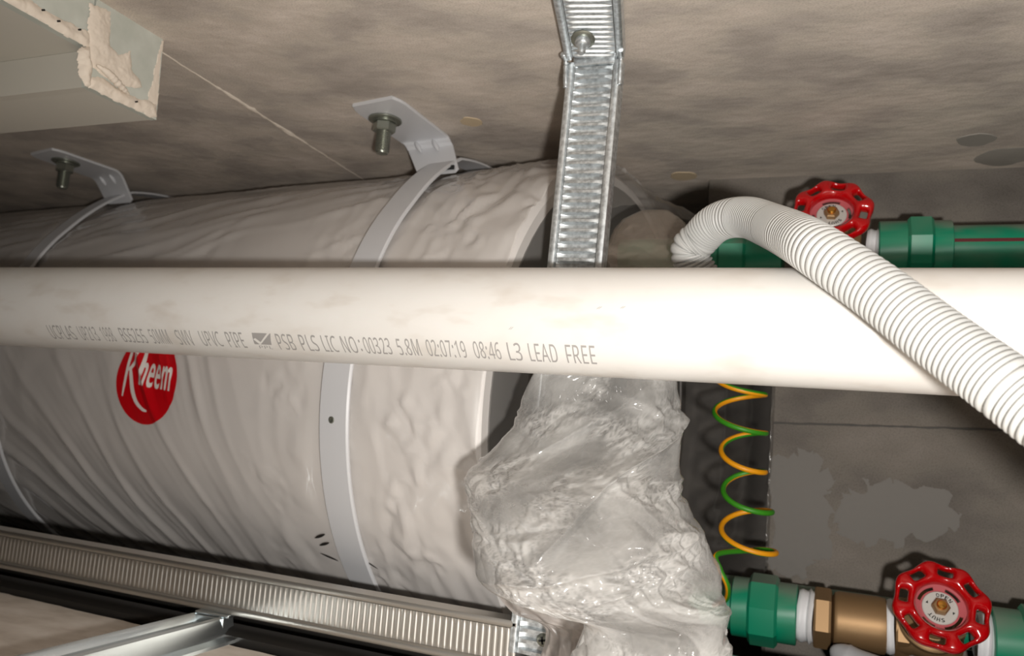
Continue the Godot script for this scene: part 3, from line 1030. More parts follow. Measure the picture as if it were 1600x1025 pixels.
# a light-gauge section: outline in (across, out), run along tr's y; the web is corrugated crosswise
func channel(parent: Node3D, tr: Transform3D, length: float, wide: float, deep: float, pitch: float, amp: float, metal: Material) -> void:
	var h := wide / 2
	var rim := 0.0052
	# ribbed web
	var rows := int(length / pitch * 14) + 1
	var pts := PackedVector3Array()
	for back in [0.0, 0.0008]:
		for k in rows:
			var y := length * k / (rows - 1)
			for c in 9:
				var x := lerpf(-h + rim, h - rim, c / 8.0)
				var edge := 1.0 - pow(absf(c / 4.0 - 1.0), 12.0)
				var wave := sin(TAU * y / pitch)
				pts.append(tr * Vector3(x, y, -0.0022 + amp * edge * clampf(wave * 2.4, -1, 1) - back))
	var g := Geo.new()
	g.grid(rows, 9, pts.slice(0, rows * 9))
	part("ribbed_web", g, metal, parent, 60.0, tr.basis.z)
	# rims and side flanges
	for sgn in [-1.0, 1.0]:
		var prof := [[h - rim + 0.0002, -0.0024], [h - rim + 0.0010, -0.0004], [h - rim + 0.002, 0.0], [h - 0.0016, 0.0], [h - 0.0004, -0.0006], [h, -0.002], [h + 0.0005, -deep + 0.002], [h - 0.0005, -deep], [h - 0.004, -deep], [h - 0.004, -deep + 0.0008], [h - 0.0012, -deep + 0.0012], [h - 0.0009, -0.002], [h - 0.002, -0.0010], [h - rim + 0.0018, -0.0011], [h - rim + 0.0004, -0.0030]]
		var rings := []
		for e in 13:
			var ring := PackedVector3Array()
			for p in prof:
				ring.append(tr * Vector3(p[0] * sgn, length * e / 12.0, p[1]))
			rings.append(ring)
		g = Geo.new()
		g.loft(rings)
		part("flange", g, metal, parent, 40.0)


func build_hanger() -> void:
	var top := Vector3(-0.1405, 0.2256, -0.446)
	var low := Vector3(-0.1500, -0.128, -0.446)
	var t := thing("hanger_channel", "upright ribbed galvanised channel, bent over and screwed to the slab", "metal channel", low)
	var up := (top - low).normalized()
	var x := up.cross(Vector3.BACK).normalized()
	channel(t, Transform3D(Basis(x, up, x.cross(up)), low), low.distance_to(top), 0.0345, 0.0105, 0.0060, 0.0017, M.galvanised)
	# the folded tab under the slab
	var out := Vector3(0.0155, -0.0005, 0.071).normalized()
	var x2 := out.cross(Vector3.DOWN).normalized()
	channel(t, Transform3D(Basis(x2, out, x2.cross(out)), top + Vector3(0, 0.0005, -0.001)), 0.10, 0.0365, 0.0092, 0.0058, 0.0007, M.galvanised)
	var gf := Geo.new()
	gf.box(top + Vector3(0, 0.0010, -0.0030), Vector3(0.0275, 0.0064, 0.0052), Basis(x, up, x.cross(up)), 0.0012)
	part("fold", gf, M.galvanised, t, 50.0)
	# torn rims at the fold
	for s in [-1.0, 1.0]:
		var g := Geo.new()
		var a: Vector3 = top + x * s * 0.0165
		var path := smooth_path([a + Vector3(s * 0.0005, -0.016, -0.001), a + Vector3(s * 0.0008, -0.007, 0.0005), a + Vector3(s * 0.0010, 0.0005, 0.0015), a + Vector3(s * 0.0016 + 0.001, 0.0015, 0.009)], 0.0015)
		g.tube(path, func(k: int) -> float: return 0.0019 * (0.7 + 0.5 * noise.get_noise_1d(k * 60.0 + s * 9.0)) + 0.0003, 8)
		part("buckled_rim", g, M.galvanised, t, 70.0)
	# screw through the tab
	var at := Vector3(-0.1375, 0.2232, -0.4135)
	var n := thing("screw", "shiny pan-head screw through the hanger's tab under the slab", "screw", at)
	var down := Transform3D(Basis(Vector3.RIGHT, Vector3(0.12, -0.9, 0.35).normalized(), Vector3.FORWARD).orthonormalized(), at)
	down.basis = towards(Vector3(0.05, -0.95, 0.3).normalized())
	var g2 := Geo.new()
	g2.lathe([[0.0068, 0.0], [0.0070, 0.0008], [0.0060, 0.0014], [0.0045, 0.0016]], down, 24)
	part("washer", g2, M.zinc, n)
	g2 = Geo.new()
	g2.lathe([[0.0044, 0.0014], [0.0046, 0.003], [0.0040, 0.0046], [0.0030, 0.0054], [0.0014, 0.0056]], down, 20)
	g2.lathe([[0.0024, 0.0050], [0.0024, 0.0100], [0.0016, 0.0112], [0.0005, 0.0114]], down, 14)
	part("screw_head", g2, M.galvanised, n)


func build_false_ceiling() -> void:
	# long carrying channel
	var a := Vector3(-1.15, -0.1242, -0.446)
	var t := thing("carrying_channel", "long ribbed galvanised channel running under the heater from far left", "metal channel", a)
	channel(t, Transform3D(Basis(Vector3.DOWN, Vector3.RIGHT, Vector3.BACK), a + Vector3(0, 0.0, 0)), 0.987, 0.0285, 0.012, 0.0040, 0.00022, M.dull_zinc)
	# drywall screw at the joint
	var at := Vector3(-0.1465, -0.1178, -0.4475)
	var n := thing("screw", "small cross-head screw where the upright hanger meets the lower channel", "screw", at)
	var g := Geo.new()
	g.lathe([[0.0038, 0.0], [0.0040, 0.0006], [0.0034, 0.0018], [0.0018, 0.0024]], Transform3D(towards(Vector3.BACK), at), 20)
	part("screw_head", g, M.zinc, n)
	g = Geo.new()
	g.box(at + Vector3(0, 0, 0.0024), Vector3(0.0042, 0.0011, 0.0006), Basis(Vector3.BACK, 0.2))
	g.box(at + Vector3(0, 0, 0.0024), Vector3(0.0011, 0.0042, 0.0006), Basis(Vector3.BACK, 0.2))
	part("cross_slot", g, M.dark_slot, n)
	# board
	var b := thing("ceiling_board", "off-white plasterboard sheet lying at lower left below the channels", "plasterboard", Vector3(-0.6, -0.1635, -0.28))
	g = Geo.new()
	var rows := 200
	var pts := PackedVector3Array()
	for k in rows:
		var x := lerpf(-1.2, 0.6, float(k) / (rows - 1))
		var z := -0.441 + 0.0012 * noise.get_noise_1d(k * 40.0) + (x + 0.5) * 0.02
		for p in [Vector3(x, -0.1635, -0.08), Vector3(x, -0.154, -0.08), Vector3(x, -0.154, z + 0.0006), Vector3(x, -0.1546, z), Vector3(x, -0.1635, z)]:
			pts.append(p)
	g.grid(rows, 5, pts, false, true)
	part("sheet", g, M.gypsum, b, 30.0)
	# edge track behind the board
	var r := thing("edge_track", "dark metal edge track along the back edge of the plasterboard", "metal track", Vector3(-0.6, -0.172, -0.485))
	g = Geo.new()
	var prof := [Vector2(0.4432, -0.1558), Vector2(0.4432, -0.1501), Vector2(0.4479, -0.1468), Vector2(0.4560, -0.1458), Vector2(0.4579, -0.1472), Vector2(0.4579, -0.1634), Vector2(0.4864, -0.1643), Vector2(0.4864, -0.1510), Vector2(0.4892, -0.1493), Vector2(0.4907, -0.1501), Vector2(0.4907, -0.1672), Vector2(0.4432, -0.1662)]
	g.prism(PackedVector2Array(prof), Transform3D(Basis(Vector3(0, 0, -1), Vector3(0, 1, 0), Vector3(1, 0, 0)), Vector3(-1.2, 0, 0)), 1.8)
	part("track", g, M.rail_dark, r, 40.0)
	# dab of plaster left in the track
	var d := thing("plaster_dab", "small pale dab of plaster on the dark track at far left", "plaster", Vector3(-0.600, -0.1645, -0.475))
	g = Geo.new()
	var rings := []
	for k in 9:
		var f := k / 8.0
		var ring := PackedVector3Array()
		for q in 20:
			var w := TAU * q / 20
			var rr := sqrt(maxf(0.0, 1.0 - f * f)) * (1.0 + 0.25 * noise.get_noise_2d(cos(w) * 90.0, sin(w) * 90.0 + f * 60.0)) + 0.01
			ring.append(Vector3(-0.600 + cos(w) * 0.011 * rr, -0.1645 + f * 0.0105, -0.475 + sin(w) * 0.009 * rr))
		rings.append(ring)
	g.loft(rings)
	part("dab", g, M.compound, d, 70.0)
	# furring channel that crosses over the board
	var c := thing("furring_channel", "shiny hat-shaped furring channel crossing the plasterboard toward the viewer", "metal channel", Vector3(-0.383, -0.154, -0.30))
	var half := [[-0.0240, -0.1537], [-0.0232, -0.1520], [-0.0150, -0.1515], [-0.0132, -0.1440], [-0.0122, -0.1405], [-0.0102, -0.1394], [-0.0080, -0.1404], [-0.0062, -0.1440], [0.0, -0.1444]]
	var outer := []
	for p in half:
		outer.append(Vector2(p[0], p[1]))
	for k in range(half.size() - 2, -1, -1):
		outer.append(Vector2(-half[k][0], half[k][1]))
	rings = []
	for k in 30:
		var z := lerpf(-0.452, -0.05, k / 29.0)
		var x0 := lerpf(-0.379, -0.388, k / 29.0)
		var ring := PackedVector3Array()
		for p in outer:
			ring.append(Vector3(x0 + p.x, p.y, z))
		for q in range(outer.size() - 1, -1, -1):
			ring.append(Vector3(x0 + outer[q].x * 0.96, outer[q].y - 0.0009, z))
		rings.append(ring)
	g = Geo.new()
	g.loft(rings, false)
	part("channel_body", g, M.bright_metal, c, 40.0)
	g = Geo.new()
	g.box(Vector3(-0.377, -0.1392, -0.447), Vector3(0.026, 0.0020, 0.010), Basis(Vector3.UP, 0.1), 0.0006)
	g.box(Vector3(-0.3775, -0.1450, -0.4410), Vector3(0.024, 0.010, 0.0012), Basis(Vector3.UP, 0.1), 0.0003)
	part("joining_clip", g, M.bright_metal, c, 30.0)


func build_bag() -> void:
	var t := thing("plastic_bag", "crumpled translucent plastic bag hanging below the white pipe beside the heater", "plastic bag", Vector3(-0.07, -0.11, -0.345))
	# centre x, y, z, half width, half thickness
	var spine := [[-0.1225, 0.1628, -0.5600, 0.0105, 0.008], [-0.1202, 0.1515, -0.5450, 0.0219, 0.012], [-0.1164, 0.1360, -0.5300, 0.0274, 0.014], [-0.1123, 0.1180, -0.5100, 0.0297, 0.014], [-0.1030, 0.0909, -0.4800, 0.0240, 0.012], [-0.0950, 0.0670, -0.4560, 0.0250, 0.010], [-0.1120, 0.0465, -0.4370, 0.0360, 0.007], [-0.1184, 0.0312, -0.4330, 0.0402, 0.009], [-0.1189, 0.0129, -0.4280, 0.0430, 0.016], [-0.1186, -0.0047, -0.4150, 0.0456, 0.021], [-0.1211, -0.0150, -0.4050, 0.0494, 0.026], [-0.1216, -0.0214, -0.3980, 0.0524, 0.030], [-0.1169, -0.0287, -0.3900, 0.0528, 0.032], [-0.1093, -0.0383, -0.3820, 0.0520, 0.032], [-0.1032, -0.0489, -0.3740, 0.0533, 0.031], [-0.0970, -0.0590, -0.3680, 0.0545, 0.029], [-0.0925, -0.0661, -0.3620, 0.0526, 0.027], [-0.0838, -0.0711, -0.3580, 0.0454, 0.025], [-0.0686, -0.0748, -0.3540, 0.0317, 0.022], [-0.0652, -0.0814, -0.3500, 0.0296, 0.021], [-0.0658, -0.0897, -0.3460, 0.0310, 0.021], [-0.0653, -0.1030, -0.3420, 0.0310, 0.020]]
	var rows := 420
	var cols := 340
	var side := Vector3(0.9279, 0.0792, -0.3644).normalized()
	# raised edges of folds: from, to, height
	var ledges := [[Vector2(0.0438, 0.2256), Vector2(-0.0254, 0.3057), 0.0085], [Vector2(0.042, 0.2973), Vector2(-0.0433, 0.3208), 0.0075], [Vector2(0.0192, 0.2037), Vector2(-0.0277, 0.2404), 0.0040], [Vector2(0.0438, 0.2256), Vector2(0.0047, 0.2037), 0.0030], [Vector2(0.044, 0.304), Vector2(-0.0191, 0.3316), 0.0040]]
	var cols_ := PackedColorArray()
	var pts := PackedVector3Array()
	var dist := 0.0
	var last := Vector3.ZERO
	for r in rows:
		var f := float(r) / (rows - 1) * (spine.size() - 1)
		var k := mini(int(f), spine.size() - 2)
		var e := f - k
		var q := []
		for c in 5:
			var p0: float = spine[maxi(k - 1, 0)][c]
			var p1: float = spine[k][c]
			var p2: float = spine[k + 1][c]
			var p3: float = spine[mini(k + 2, spine.size() - 1)][c]
			q.append(0.5 * (2 * p1 + (p2 - p0) * e + (2 * p0 - 5 * p1 + 4 * p2 - p3) * e * e + (3 * p1 - p0 - 3 * p2 + p3) * e * e * e))
		var mid := Vector3(q[0], q[1], q[2])
		if r:
			dist += mid.distance_to(last)
		last = mid
		var front := Vector3(0.25, -0.15, 0.95)
		front = (front - side * front.dot(side)).normalized()
		for c in cols:
			var w := TAU * c / cols
			var cx := signf(cos(w)) * pow(absf(cos(w)), 0.85)
			var sx := signf(sin(w)) * pow(absf(sin(w)), 0.95)
			var u := cx * float(q[3])
			var uv := Vector2(u + (0.2 if sin(w) < 0 else 0.0), dist)
			# overlapping folds, flat facets, then fine crinkles
			var back := sin(w) < 0
			var h := facet(uv, 0.046, 5) * 0.0100 + facet(uv, 0.019, 8) * 0.0052
			if not back:
				for l in ledges:
					var dir: Vector2 = (l[1] - l[0]).normalized()
					var rel: Vector2 = uv - l[0] + Vector2(0, 0.002 * plain_noise.get_noise_1d(uv.x * 3000.0))
					var t_: float = rel.dot(dir) / l[0].distance_to(l[1])
					var off := rel.dot(Vector2(-dir.y, dir.x))
					h += l[2] * smoothstep(-0.15, 0.1, t_) * smoothstep(1.15, 0.9, t_) * (exp(-absf(off) / 0.018) if off > 0 else exp(-absf(off) / 0.0018))
			var gate := clampf(0.45 + 1.5 * plain_noise.get_noise_2d(uv.x * 2600.0 + 40.0, uv.y * 2600.0), 0.12, 1.0)
			h += facet(uv, 0.0085, 3) * 0.0050 * gate + facet(Vector2(uv.x * 1.6, uv.y), 0.0050, 11) * 0.0036 * gate
			# film whitens where it has been creased
			var white := 0.25 * crease_at(uv, 0.019, 8, 0.045) * gate + 0.75 * gate * crease_at(uv, 0.0085, 3, 0.10) + 0.60 * gate * crease_at(Vector2(uv.x * 1.6, uv.y), 0.0050, 11, 0.18) + 0.50 * plain_noise.get_noise_2d(uv.x * 3000.0, uv.y * 3000.0 + 800.0)
			var tone := clampf(0.68 + 0.62 * white, 0.36, 1.0)
			cols_.append(Color(tone, tone, tone))
			h *= smoothstep(0.0, 0.05, float(r) / rows) * lerpf(1.0, 0.45, smoothstep(0.0, 0.05, q[1]))
			var edge := absf(sin(w))
			pts.append(mid + side * (u + h * cx * 0.6) + front * (sx * float(q[4]) + h * sx * (0.4 + 0.6 * edge)) + Vector3(0, h * 0.3, 0))
	part_bag(t, rows, cols, pts, cols_)
	var g := Geo.new()
	# smooth flap that hangs behind it, over the end of the lower channel
	var edge_l := [Vector3(-0.1620, -0.075, -0.412), Vector3(-0.1667, -0.0903, -0.422), Vector3(-0.1585, -0.100, -0.424), Vector3(-0.1385, -0.106, -0.424), Vector3(-0.1432, -0.1320, -0.424)]
	var edge_r := [Vector3(-0.1050, -0.068, -0.400), Vector3(-0.1050, -0.0904, -0.412), Vector3(-0.1050, -0.098, -0.414), Vector3(-0.1095, -0.106, -0.418), Vector3(-0.1120, -0.1320, -0.418)]
	var l := smooth_path(edge_l, 0.0005)
	var rr := smooth_path(edge_r, 0.0005)
	pts = PackedVector3Array()
	for k in 60:
		for c in 40:
			var p := l[int(k / 59.0 * (l.size() - 1))].lerp(rr[int(k / 59.0 * (rr.size() - 1))], c / 39.0)
			pts.append(p + Vector3(0, 0, 0.006 * sin(PI * c / 39.0) + 0.003 * noise.get_noise_2d(c * 9.0, k * 6.0)))
	g = Geo.new()
	g.grid(60, 40, pts)
	for k in pts.size():
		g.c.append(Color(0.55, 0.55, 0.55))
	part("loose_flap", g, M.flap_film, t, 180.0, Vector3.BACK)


func part_bag(t: Node3D, rows: int, cols: int, pts: PackedVector3Array, tones: PackedColorArray) -> void:
	var g := Geo.new()
	var cut := int(rows * 0.19)
	g.grid(cut + 1, cols, pts.slice(0, (cut + 1) * cols), false, true)
	g.fan(pts.slice(0, cols), true)
	part("gathered_neck", g, M.neck_film, t, 180.0, Vector3.ZERO, null, "thin brownish gathered neck of the bag")
	g = Geo.new()
	g.grid(rows - cut, cols, pts.slice(cut * cols), false, true)
	g.c = tones.slice(cut * cols)
	part("crumpled_tail", g, M.bag, t, 180.0)
	# the same film folded inside
	var inner := PackedVector3Array()
	for r in range(100, rows, 2):
		var mid := Vector3.ZERO
		for c in cols:
			mid += pts[r * cols + c]
		mid /= cols
		for c in range(0, cols, 2):
			var p := pts[r * cols + (c + 37) % cols] - mid
			p = pts[r * cols + c] - mid
			var uv := Vector2(c * 0.0009, r * 0.0009)
			inner.append(mid + p * (0.66 + 0.35 * facet(uv, 0.03, 12) + 0.16 * facet(uv, 0.012, 7)))
	g = Geo.new()
	g.grid(inner.size() / ((cols + 1) / 2), (cols + 1) / 2, inner, false, true)
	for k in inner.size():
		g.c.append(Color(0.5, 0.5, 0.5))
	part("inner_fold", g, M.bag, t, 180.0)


func build_hose() -> void:
	var k_ := 0.865
	var pts := [Vector3(-0.045, 0.055, -0.497), Vector3(-0.066, 0.085, -0.490), Vector3(-0.0942, 0.1289, -0.5538) * k_, Vector3(-0.0862, 0.1395, -0.5480) * k_, Vector3(-0.0770, 0.1462, -0.5400) * k_, Vector3(-0.0660, 0.1480, -0.5310) * k_, Vector3(-0.0515, 0.1432, -0.5130) * k_, Vector3(-0.0365, 0.1300, -0.4830) * k_, Vector3(-0.0204, 0.1120, -0.4400) * k_, Vector3(-0.0068, 0.0960, -0.4080) * k_, Vector3(0.0177, 0.0736, -0.3890) * k_, Vector3(0.0388, 0.0527, -0.3740) * k_, Vector3(0.0582, 0.0345, -0.3610) * k_, Vector3(0.0765, 0.0170, -0.3490) * k_, Vector3(0.110, -0.016, -0.325) * k_, Vector3(0.145, -0.062, -0.262), Vector3(0.20, -0.145, -0.24), Vector3(0.27, -0.27, -0.25)]
	var t := thing("corrugated_hose", "white corrugated flexible hose looping over the pipe to lower right", "hose", pts[5])
	var pitch := 0.0040
	var path := smooth_path(pts, pitch / 12.0)
	var g := Geo.new()
	g.tube(path, func(k: int) -> float: return 0.0115 - 0.0015 * pow(absf(cos(PI * k / 12.0)), 5.0), 44)
	part("hose_body", g, M.hose, t, 180.0)


# ---------------------------------------------------------------- pipework
func dusty(p: Vector3, n: Vector3) -> Color:
	var green := Color(0.0, 0.235, 0.122)
	var dust := Color(0.22, 0.235, 0.19)
	var d := smoothstep(0.35, 0.95, n.y + 0.75 * noise.get_noise_3d(p.x * 2500.0, p.y * 2500.0, p.z * 2500.0)) * 0.75
	d = maxf(d, 0.16 * clampf(0.5 + 2.0 * noise.get_noise_3d(p.x * 4000.0, p.y * 4000.0, p.z * 4000.0 + 99.0), 0, 1))
	return green.lerp(dust, d)


func along_x(x: float, c: Vector2) -> Transform3D:
	return Transform3D(Basis(Vector3.DOWN, Vector3.RIGHT, Vector3.BACK), Vector3(x, c.x, c.y))


func tape_rings(x0: float, x1: float, r: float, c: Vector2, parent: Node3D, n := 2) -> void:
	var g := Geo.new()
	var prof := [[r - 0.004, 0.0]]
	for k in n * 4 + 1:
		var f := float(k) / (n * 4)
		prof.append([r - 0.0016 * absf(cos(PI * f * n)) + 0.0004 * sin(k * 2.3), f * (x1 - x0)])
	prof.append([r - 0.004, x1 - x0])
	var rings := []
	for p in prof:
		var ring := PackedVector3Array()
		for a in 40:
			var w := TAU * a / 40
			var rr: float = p[0] * (1.0 + 0.02 * noise.get_noise_2d(a * 30.0, p[1] * 9000.0))
			ring.append(along_x(x0, c) * Vector3(cos(w) * rr, p[1] + 0.0008 * sin(w * 2.0 + n), sin(w) * rr))
		rings.append(ring)
	g.loft(rings)
	part("sealing_tape", g, M.tape, parent, 50.0, Vector3.ZERO, null, "white wound sealing tape")


func lathe_part(called: String, prof: Array, tr: Transform3D, m: Material, parent: Node3D, n := 48, phase := 0.0, tint = null, crease := 35.0) -> MeshInstance3D:
	var g := Geo.new()
	g.lathe(prof, tr, n, phase)
	return part(called, g, m, parent, crease, Vector3.ZERO, tint)


func green_pipe(t: Node3D, x0: float, x1: float, r: float, c: Vector2, stripe: float) -> void:
	var g := Geo.new()
	var rings := []
	for k in 60:
		var ring := PackedVector3Array()
		for a in 40:
			var w := TAU * a / 40
			ring.append(Vector3(lerpf(x0, x1, k / 59.0), c.x + cos(w) * r, c.y + sin(w) * r))
		rings.append(ring)
	g.loft(rings)
	var p := part("pipe", g, M.ppr, t, 40.0, Vector3.ZERO, dusty)
	if stripe > 0:
		g = Geo.new()
		var pts := PackedVector3Array()
		for k in 2:
			for a in 5:
				var w := deg_to_rad(stripe + (a - 2) * 2.2)
				pts.append(Vector3(lerpf(x0, x1, k), c.x + cos(w) * (r + 0.0001), c.y + sin(w) * (r + 0.0001)))
		g.grid(2, 5, pts)
		part("stripe", g, M.ppr_stripe, p, 180.0, Vector3.BACK)


func union(t: Node3D, x0: float, x1: float, x2: float, x3: float, r: float, c: Vector2) -> void:
	lathe_part("socket", [[r - 0.004, 0.0], [r - 0.0006, 0.0004], [r, 0.001], [r, x1 - x0]], along_x(x0, c), M.ppr, t, 48, 0.0, dusty)
	var g := Geo.new()
	var w := x2 - x1
	g.lathe([[r - 0.002, 0.0], [r + 0.0015, 0.0], [r + 0.0042, 0.002], [r + 0.0042, w - 0.002], [r + 0.0015, w], [r - 0.002, w]], along_x(x1, c), 8, 0.2)
	part("hexagon_collar", g, M.ppr, t, 20.0, Vector3.ZERO, dusty)
	lathe_part("socket", [[r, 0.0], [r, x3 - x2 - 0.001], [r - 0.0006, x3 - x2 - 0.0004], [r - 0.004, x3 - x2]], along_x(x2, c), M.ppr, t, 48, 0.0, dusty)


func build_pipework() -> void:
	var up := Vector2(0.1510, -0.645)
	var lo := Vector2(-0.1185, -0.645)
	# upper line
	var t := thing("green_pipe", "upper green plastic pipe with red stripe and hexagonal union, right of the upper valve", "pipe", Vector3(0.1, up.x, up.y), "green water pipes")
	var cu := Vector2(0.1525, -0.645)
	green_pipe(t, 0.070, 0.55, 0.0165, Vector2(0.1540, -0.645), 84.0)
	union(t, 0.0295, 0.0486, 0.0660, 0.0785, 0.0218, cu)
	t = thing("green_pipe", "short upper green plastic pipe between heater end and upper valve, behind the hose", "pipe", Vector3(-0.1, up.x, up.y), "green water pipes")
	green_pipe(t, -0.166, -0.085, 0.0165, Vector2(0.1470, -0.645), 0.0)
	union(t, -0.1000, -0.0856, -0.0640, -0.0370, 0.0212, Vector2(0.1480, -0.645))
	# lower line
	t = thing("green_pipe", "lower green plastic pipe and union at left of the lower valve", "pipe", Vector3(-0.05, lo.x, lo.y), "green water pipes")
	green_pipe(t, -0.166, -0.060, 0.0165, Vector2(-0.1210, -0.645), 0.0)
	union(t, -0.0640, -0.0520, -0.0310, -0.0178, 0.0215, Vector2(-0.1200, -0.645))
	t = thing("green_pipe", "lower green plastic pipe end at the right edge, past the lower valve", "pipe", Vector3(0.14, lo.x, lo.y), "green water pipes")
	green_pipe(t, 0.128, 0.55, 0.0165, Vector2(-0.1165, -0.645), 0.0)
	union(t, 0.1045, 0.1215, 0.150, 0.165, 0.0215, Vector2(-0.1165, -0.645))
	t = thing("green_pipe", "thinner dusty green pipe close to the wall, behind the lower brass fittings", "pipe", Vector3(0.1, -0.1195, -0.69), "green water pipes")
	green_pipe(t, -0.20, 0.55, 0.0145, Vector2(-0.1200, -0.690), 0.0)
	# brass check fitting in the lower line
	t = thing("brass_fitting", "brass barrel fitting with white sealing tape, between green union and lower valve", "pipe fitting", Vector3(0.02, lo.x, lo.y))
	tape_rings(-0.0178, -0.0070, 0.0192, Vector2(-0.1196, -0.645), t, 2)
	lathe_part("hexagon", [[0.0165, 0.0], [0.0205, 0.0008], [0.0212, 0.002], [0.0212, 0.0105], [0.0205, 0.012], [0.0165, 0.0128]], along_x(-0.0072, Vector2(-0.1193, -0.645)), M.brass, t, 6, 0.25, null, 20.0)
	var barrel := lathe_part("barrel", [[0.0150, 0.0], [0.0185, 0.0015], [0.0196, 0.004], [0.0196, 0.030], [0.0190, 0.0345], [0.016, 0.036]], along_x(0.0056, Vector2(-0.1187, -0.645)), M.brass, t)
	var g := Geo.new()
	bent(g, glyphs("16", "Droid Sans", 700, 0.1), func(p: Vector2) -> Vector3:
		var a := deg_to_rad(112.0 - p.y * 28.0)
		return Vector3(0.014 + p.x * 0.011, -0.1187 + cos(a) * 0.0199, -0.645 + sin(a) * 0.0199))
	part("cast_figures", g, M.brass, barrel, 180.0, Vector3.BACK)
	tape_rings(0.0404, 0.0455, 0.0194, Vector2(-0.1181, -0.645), t, 1)
	# valves
	var proto := build_wheel_mesh()
	build_valve("gate_valve", "brass gate valve with red handwheel, the upper one behind the hose", Vector3(-0.0029, 0.1510, -0.645), Vector3(-0.0030, 0.1705, -0.600), 0.96, proto, 0.0285, 12.0, 0.0)
	build_valve("gate_valve", "brass gate valve with large red handwheel at lower right", Vector3(0.0665, -0.1175, -0.645), Vector3(0.0700, -0.0925, -0.600), 1.0, proto, 0.0335, 12.0, 40.0)
	# other services at the bottom edge
	t = thing("grey_conduit", "pale grey round-ended conduit below the brass fitting", "conduit", Vector3(0.03, -0.142, -0.62))
	g = Geo.new()
	g.tube(smooth_path([Vector3(0.0075, -0.1345, -0.625), Vector3(0.0105, -0.1365, -0.622), Vector3(0.020, -0.1405, -0.620), Vector3(0.040, -0.1440, -0.617), Vector3(0.10, -0.1560, -0.612), Vector3(0.35, -0.20, -0.60)], 0.002), func(k: int) -> float: return 0.0095 * minf(1.0, sqrt((k + 0.6) / 6.0)), 28)
	part("conduit_body", g, M.grey_pvc, t, 60.0)
	t = thing("wall_angle", "grey galvanised angle strip at the bottom edge right of the bag", "metal angle", Vector3(0.0, -0.14, -0.56))
	g = Geo.new()
	g.prism(PackedVector2Array([Vector2(0.545, -0.1460), Vector2(0.585, -0.1430), Vector2(0.585, -0.1415), Vector2(0.5432, -0.1445), Vector2(0.5425, -0.1765), Vector2(0.5440, -0.1765)]), Transform3D(Basis(Vector3(0, 0, -1), Vector3(0, 1, 0), Vector3(1, 0, 0)), Vector3(-0.13, 0, 0)), 0.6)
	part("angle", g, M.galvanised, t, 30.0)


func build_wheel_mesh() -> ArrayMesh:
	# rounded eight-lobed rim with a slot between spokes: signed distance on a grid, then surface nets
	var cell := 0.00085
	var nx := 78
	var nz := 22
	var o := Vector3(-(nx - 1) / 2.0, -(nx - 1) / 2.0, -11.5) * cell
	var f := PackedFloat32Array()
	f.resize(nx * nx * nz)
	for y in nx:
		for x in nx:
			var px := o.x + x * cell
			var py := o.y + y * cell
			var r := sqrt(px * px + py * py)
			var th := atan2(py, px)
			var lob := cos(8.0 * th)
			var ro := 0.0285 + 0.0011 * lob
			var ring := maxf(r - ro, 0.0158 - r)
			var seg := TAU / 8.0
			var d := th - seg / 2.0
			d -= seg * round(d / seg)
			var q := Vector2(absf(r * cos(d) - 0.0222) - 0.0014, absf(r * sin(d)) - 0.0034)
			var slot := q.max(Vector2.ZERO).length() + minf(maxf(q.x, q.y), 0.0) - 0.0011
			var d2 := maxf(ring, -slot)
			var zc := 0.0009 * lob * smoothstep(0.014, 0.022, r) - 0.0010 * smoothstep(0.022, 0.030, r)
			var hub := absf(r - 0.0163) - 0.0010
			for z in nz:
				var pz := o.z + z * cell
				var w := Vector2(d2 + 0.0030, absf(pz - zc) - 0.0040 + 0.0030)
				var a := w.max(Vector2.ZERO).length() + minf(maxf(w.x, w.y), 0.0) - 0.0030
				var b := maxf(hub, absf(pz + 0.0030) - 0.0040)
				var k := clampf(0.5 + 0.5 * (b - a) / 0.0015, 0.0, 1.0)
				f[(z * nx + y) * nx + x] = lerpf(b, a, k) - 0.0015 * k * (1.0 - k)
	var g := Geo.new()
	var id := {}
	var corner := [0, 1, nx, nx + 1, nx * nx, nx * nx + 1, nx * nx + nx, nx * nx + nx + 1]
	var edges := [[0, 1], [2, 3], [4, 5], [6, 7], [0, 2], [1, 3], [4, 6], [5, 7], [0, 4], [1, 5], [2, 6], [3, 7]]
	for z in nz - 1:
		for y in nx - 1:
			for x in nx - 1:
				var b := (z * nx + y) * nx + x
				var neg := 0
				for c in corner:
					if f[b + c] < 0:
						neg += 1
				if neg == 0 or neg == 8:
					continue
				var sum := Vector3.ZERO
				var n := 0
				for e in edges:
					var fa := f[b + corner[e[0]]]
					var fb := f[b + corner[e[1]]]
					if (fa < 0) != (fb < 0):
						var s := fa / (fa - fb)
						var pa := Vector3(e[0] & 1, (e[0] >> 1) & 1, e[0] >> 2)
						var pb := Vector3(e[1] & 1, (e[1] >> 1) & 1, e[1] >> 2)
						sum += pa.lerp(pb, s)
						n += 1
				id[b] = g.v.size()
				g.v.append(o + (Vector3(x, y, z) + sum / n) * cell)
	for z in range(1, nz - 1):
		for y in range(1, nx - 1):
			for x in range(1, nx - 1):
				var b := (z * nx + y) * nx + x
				var inside := f[b] < 0
				for ax in 3:
					var st: int = [1, nx, nx * nx][ax]
					if inside == (f[b + st] < 0):
						continue
					var u: int = [nx, nx * nx, 1][ax]
					var w: int = [nx * nx, 1, nx][ax]
					var q := [id[b - u - w], id[b - w], id[b], id[b - u]]
					if inside:
						g.i.append_array([q[0], q[1], q[2], q[0], q[2], q[3]])
					else:
						g.i.append_array([q[0], q[2], q[1], q[0], q[3], q[2]])
	return mesh_of(g, 180.0)


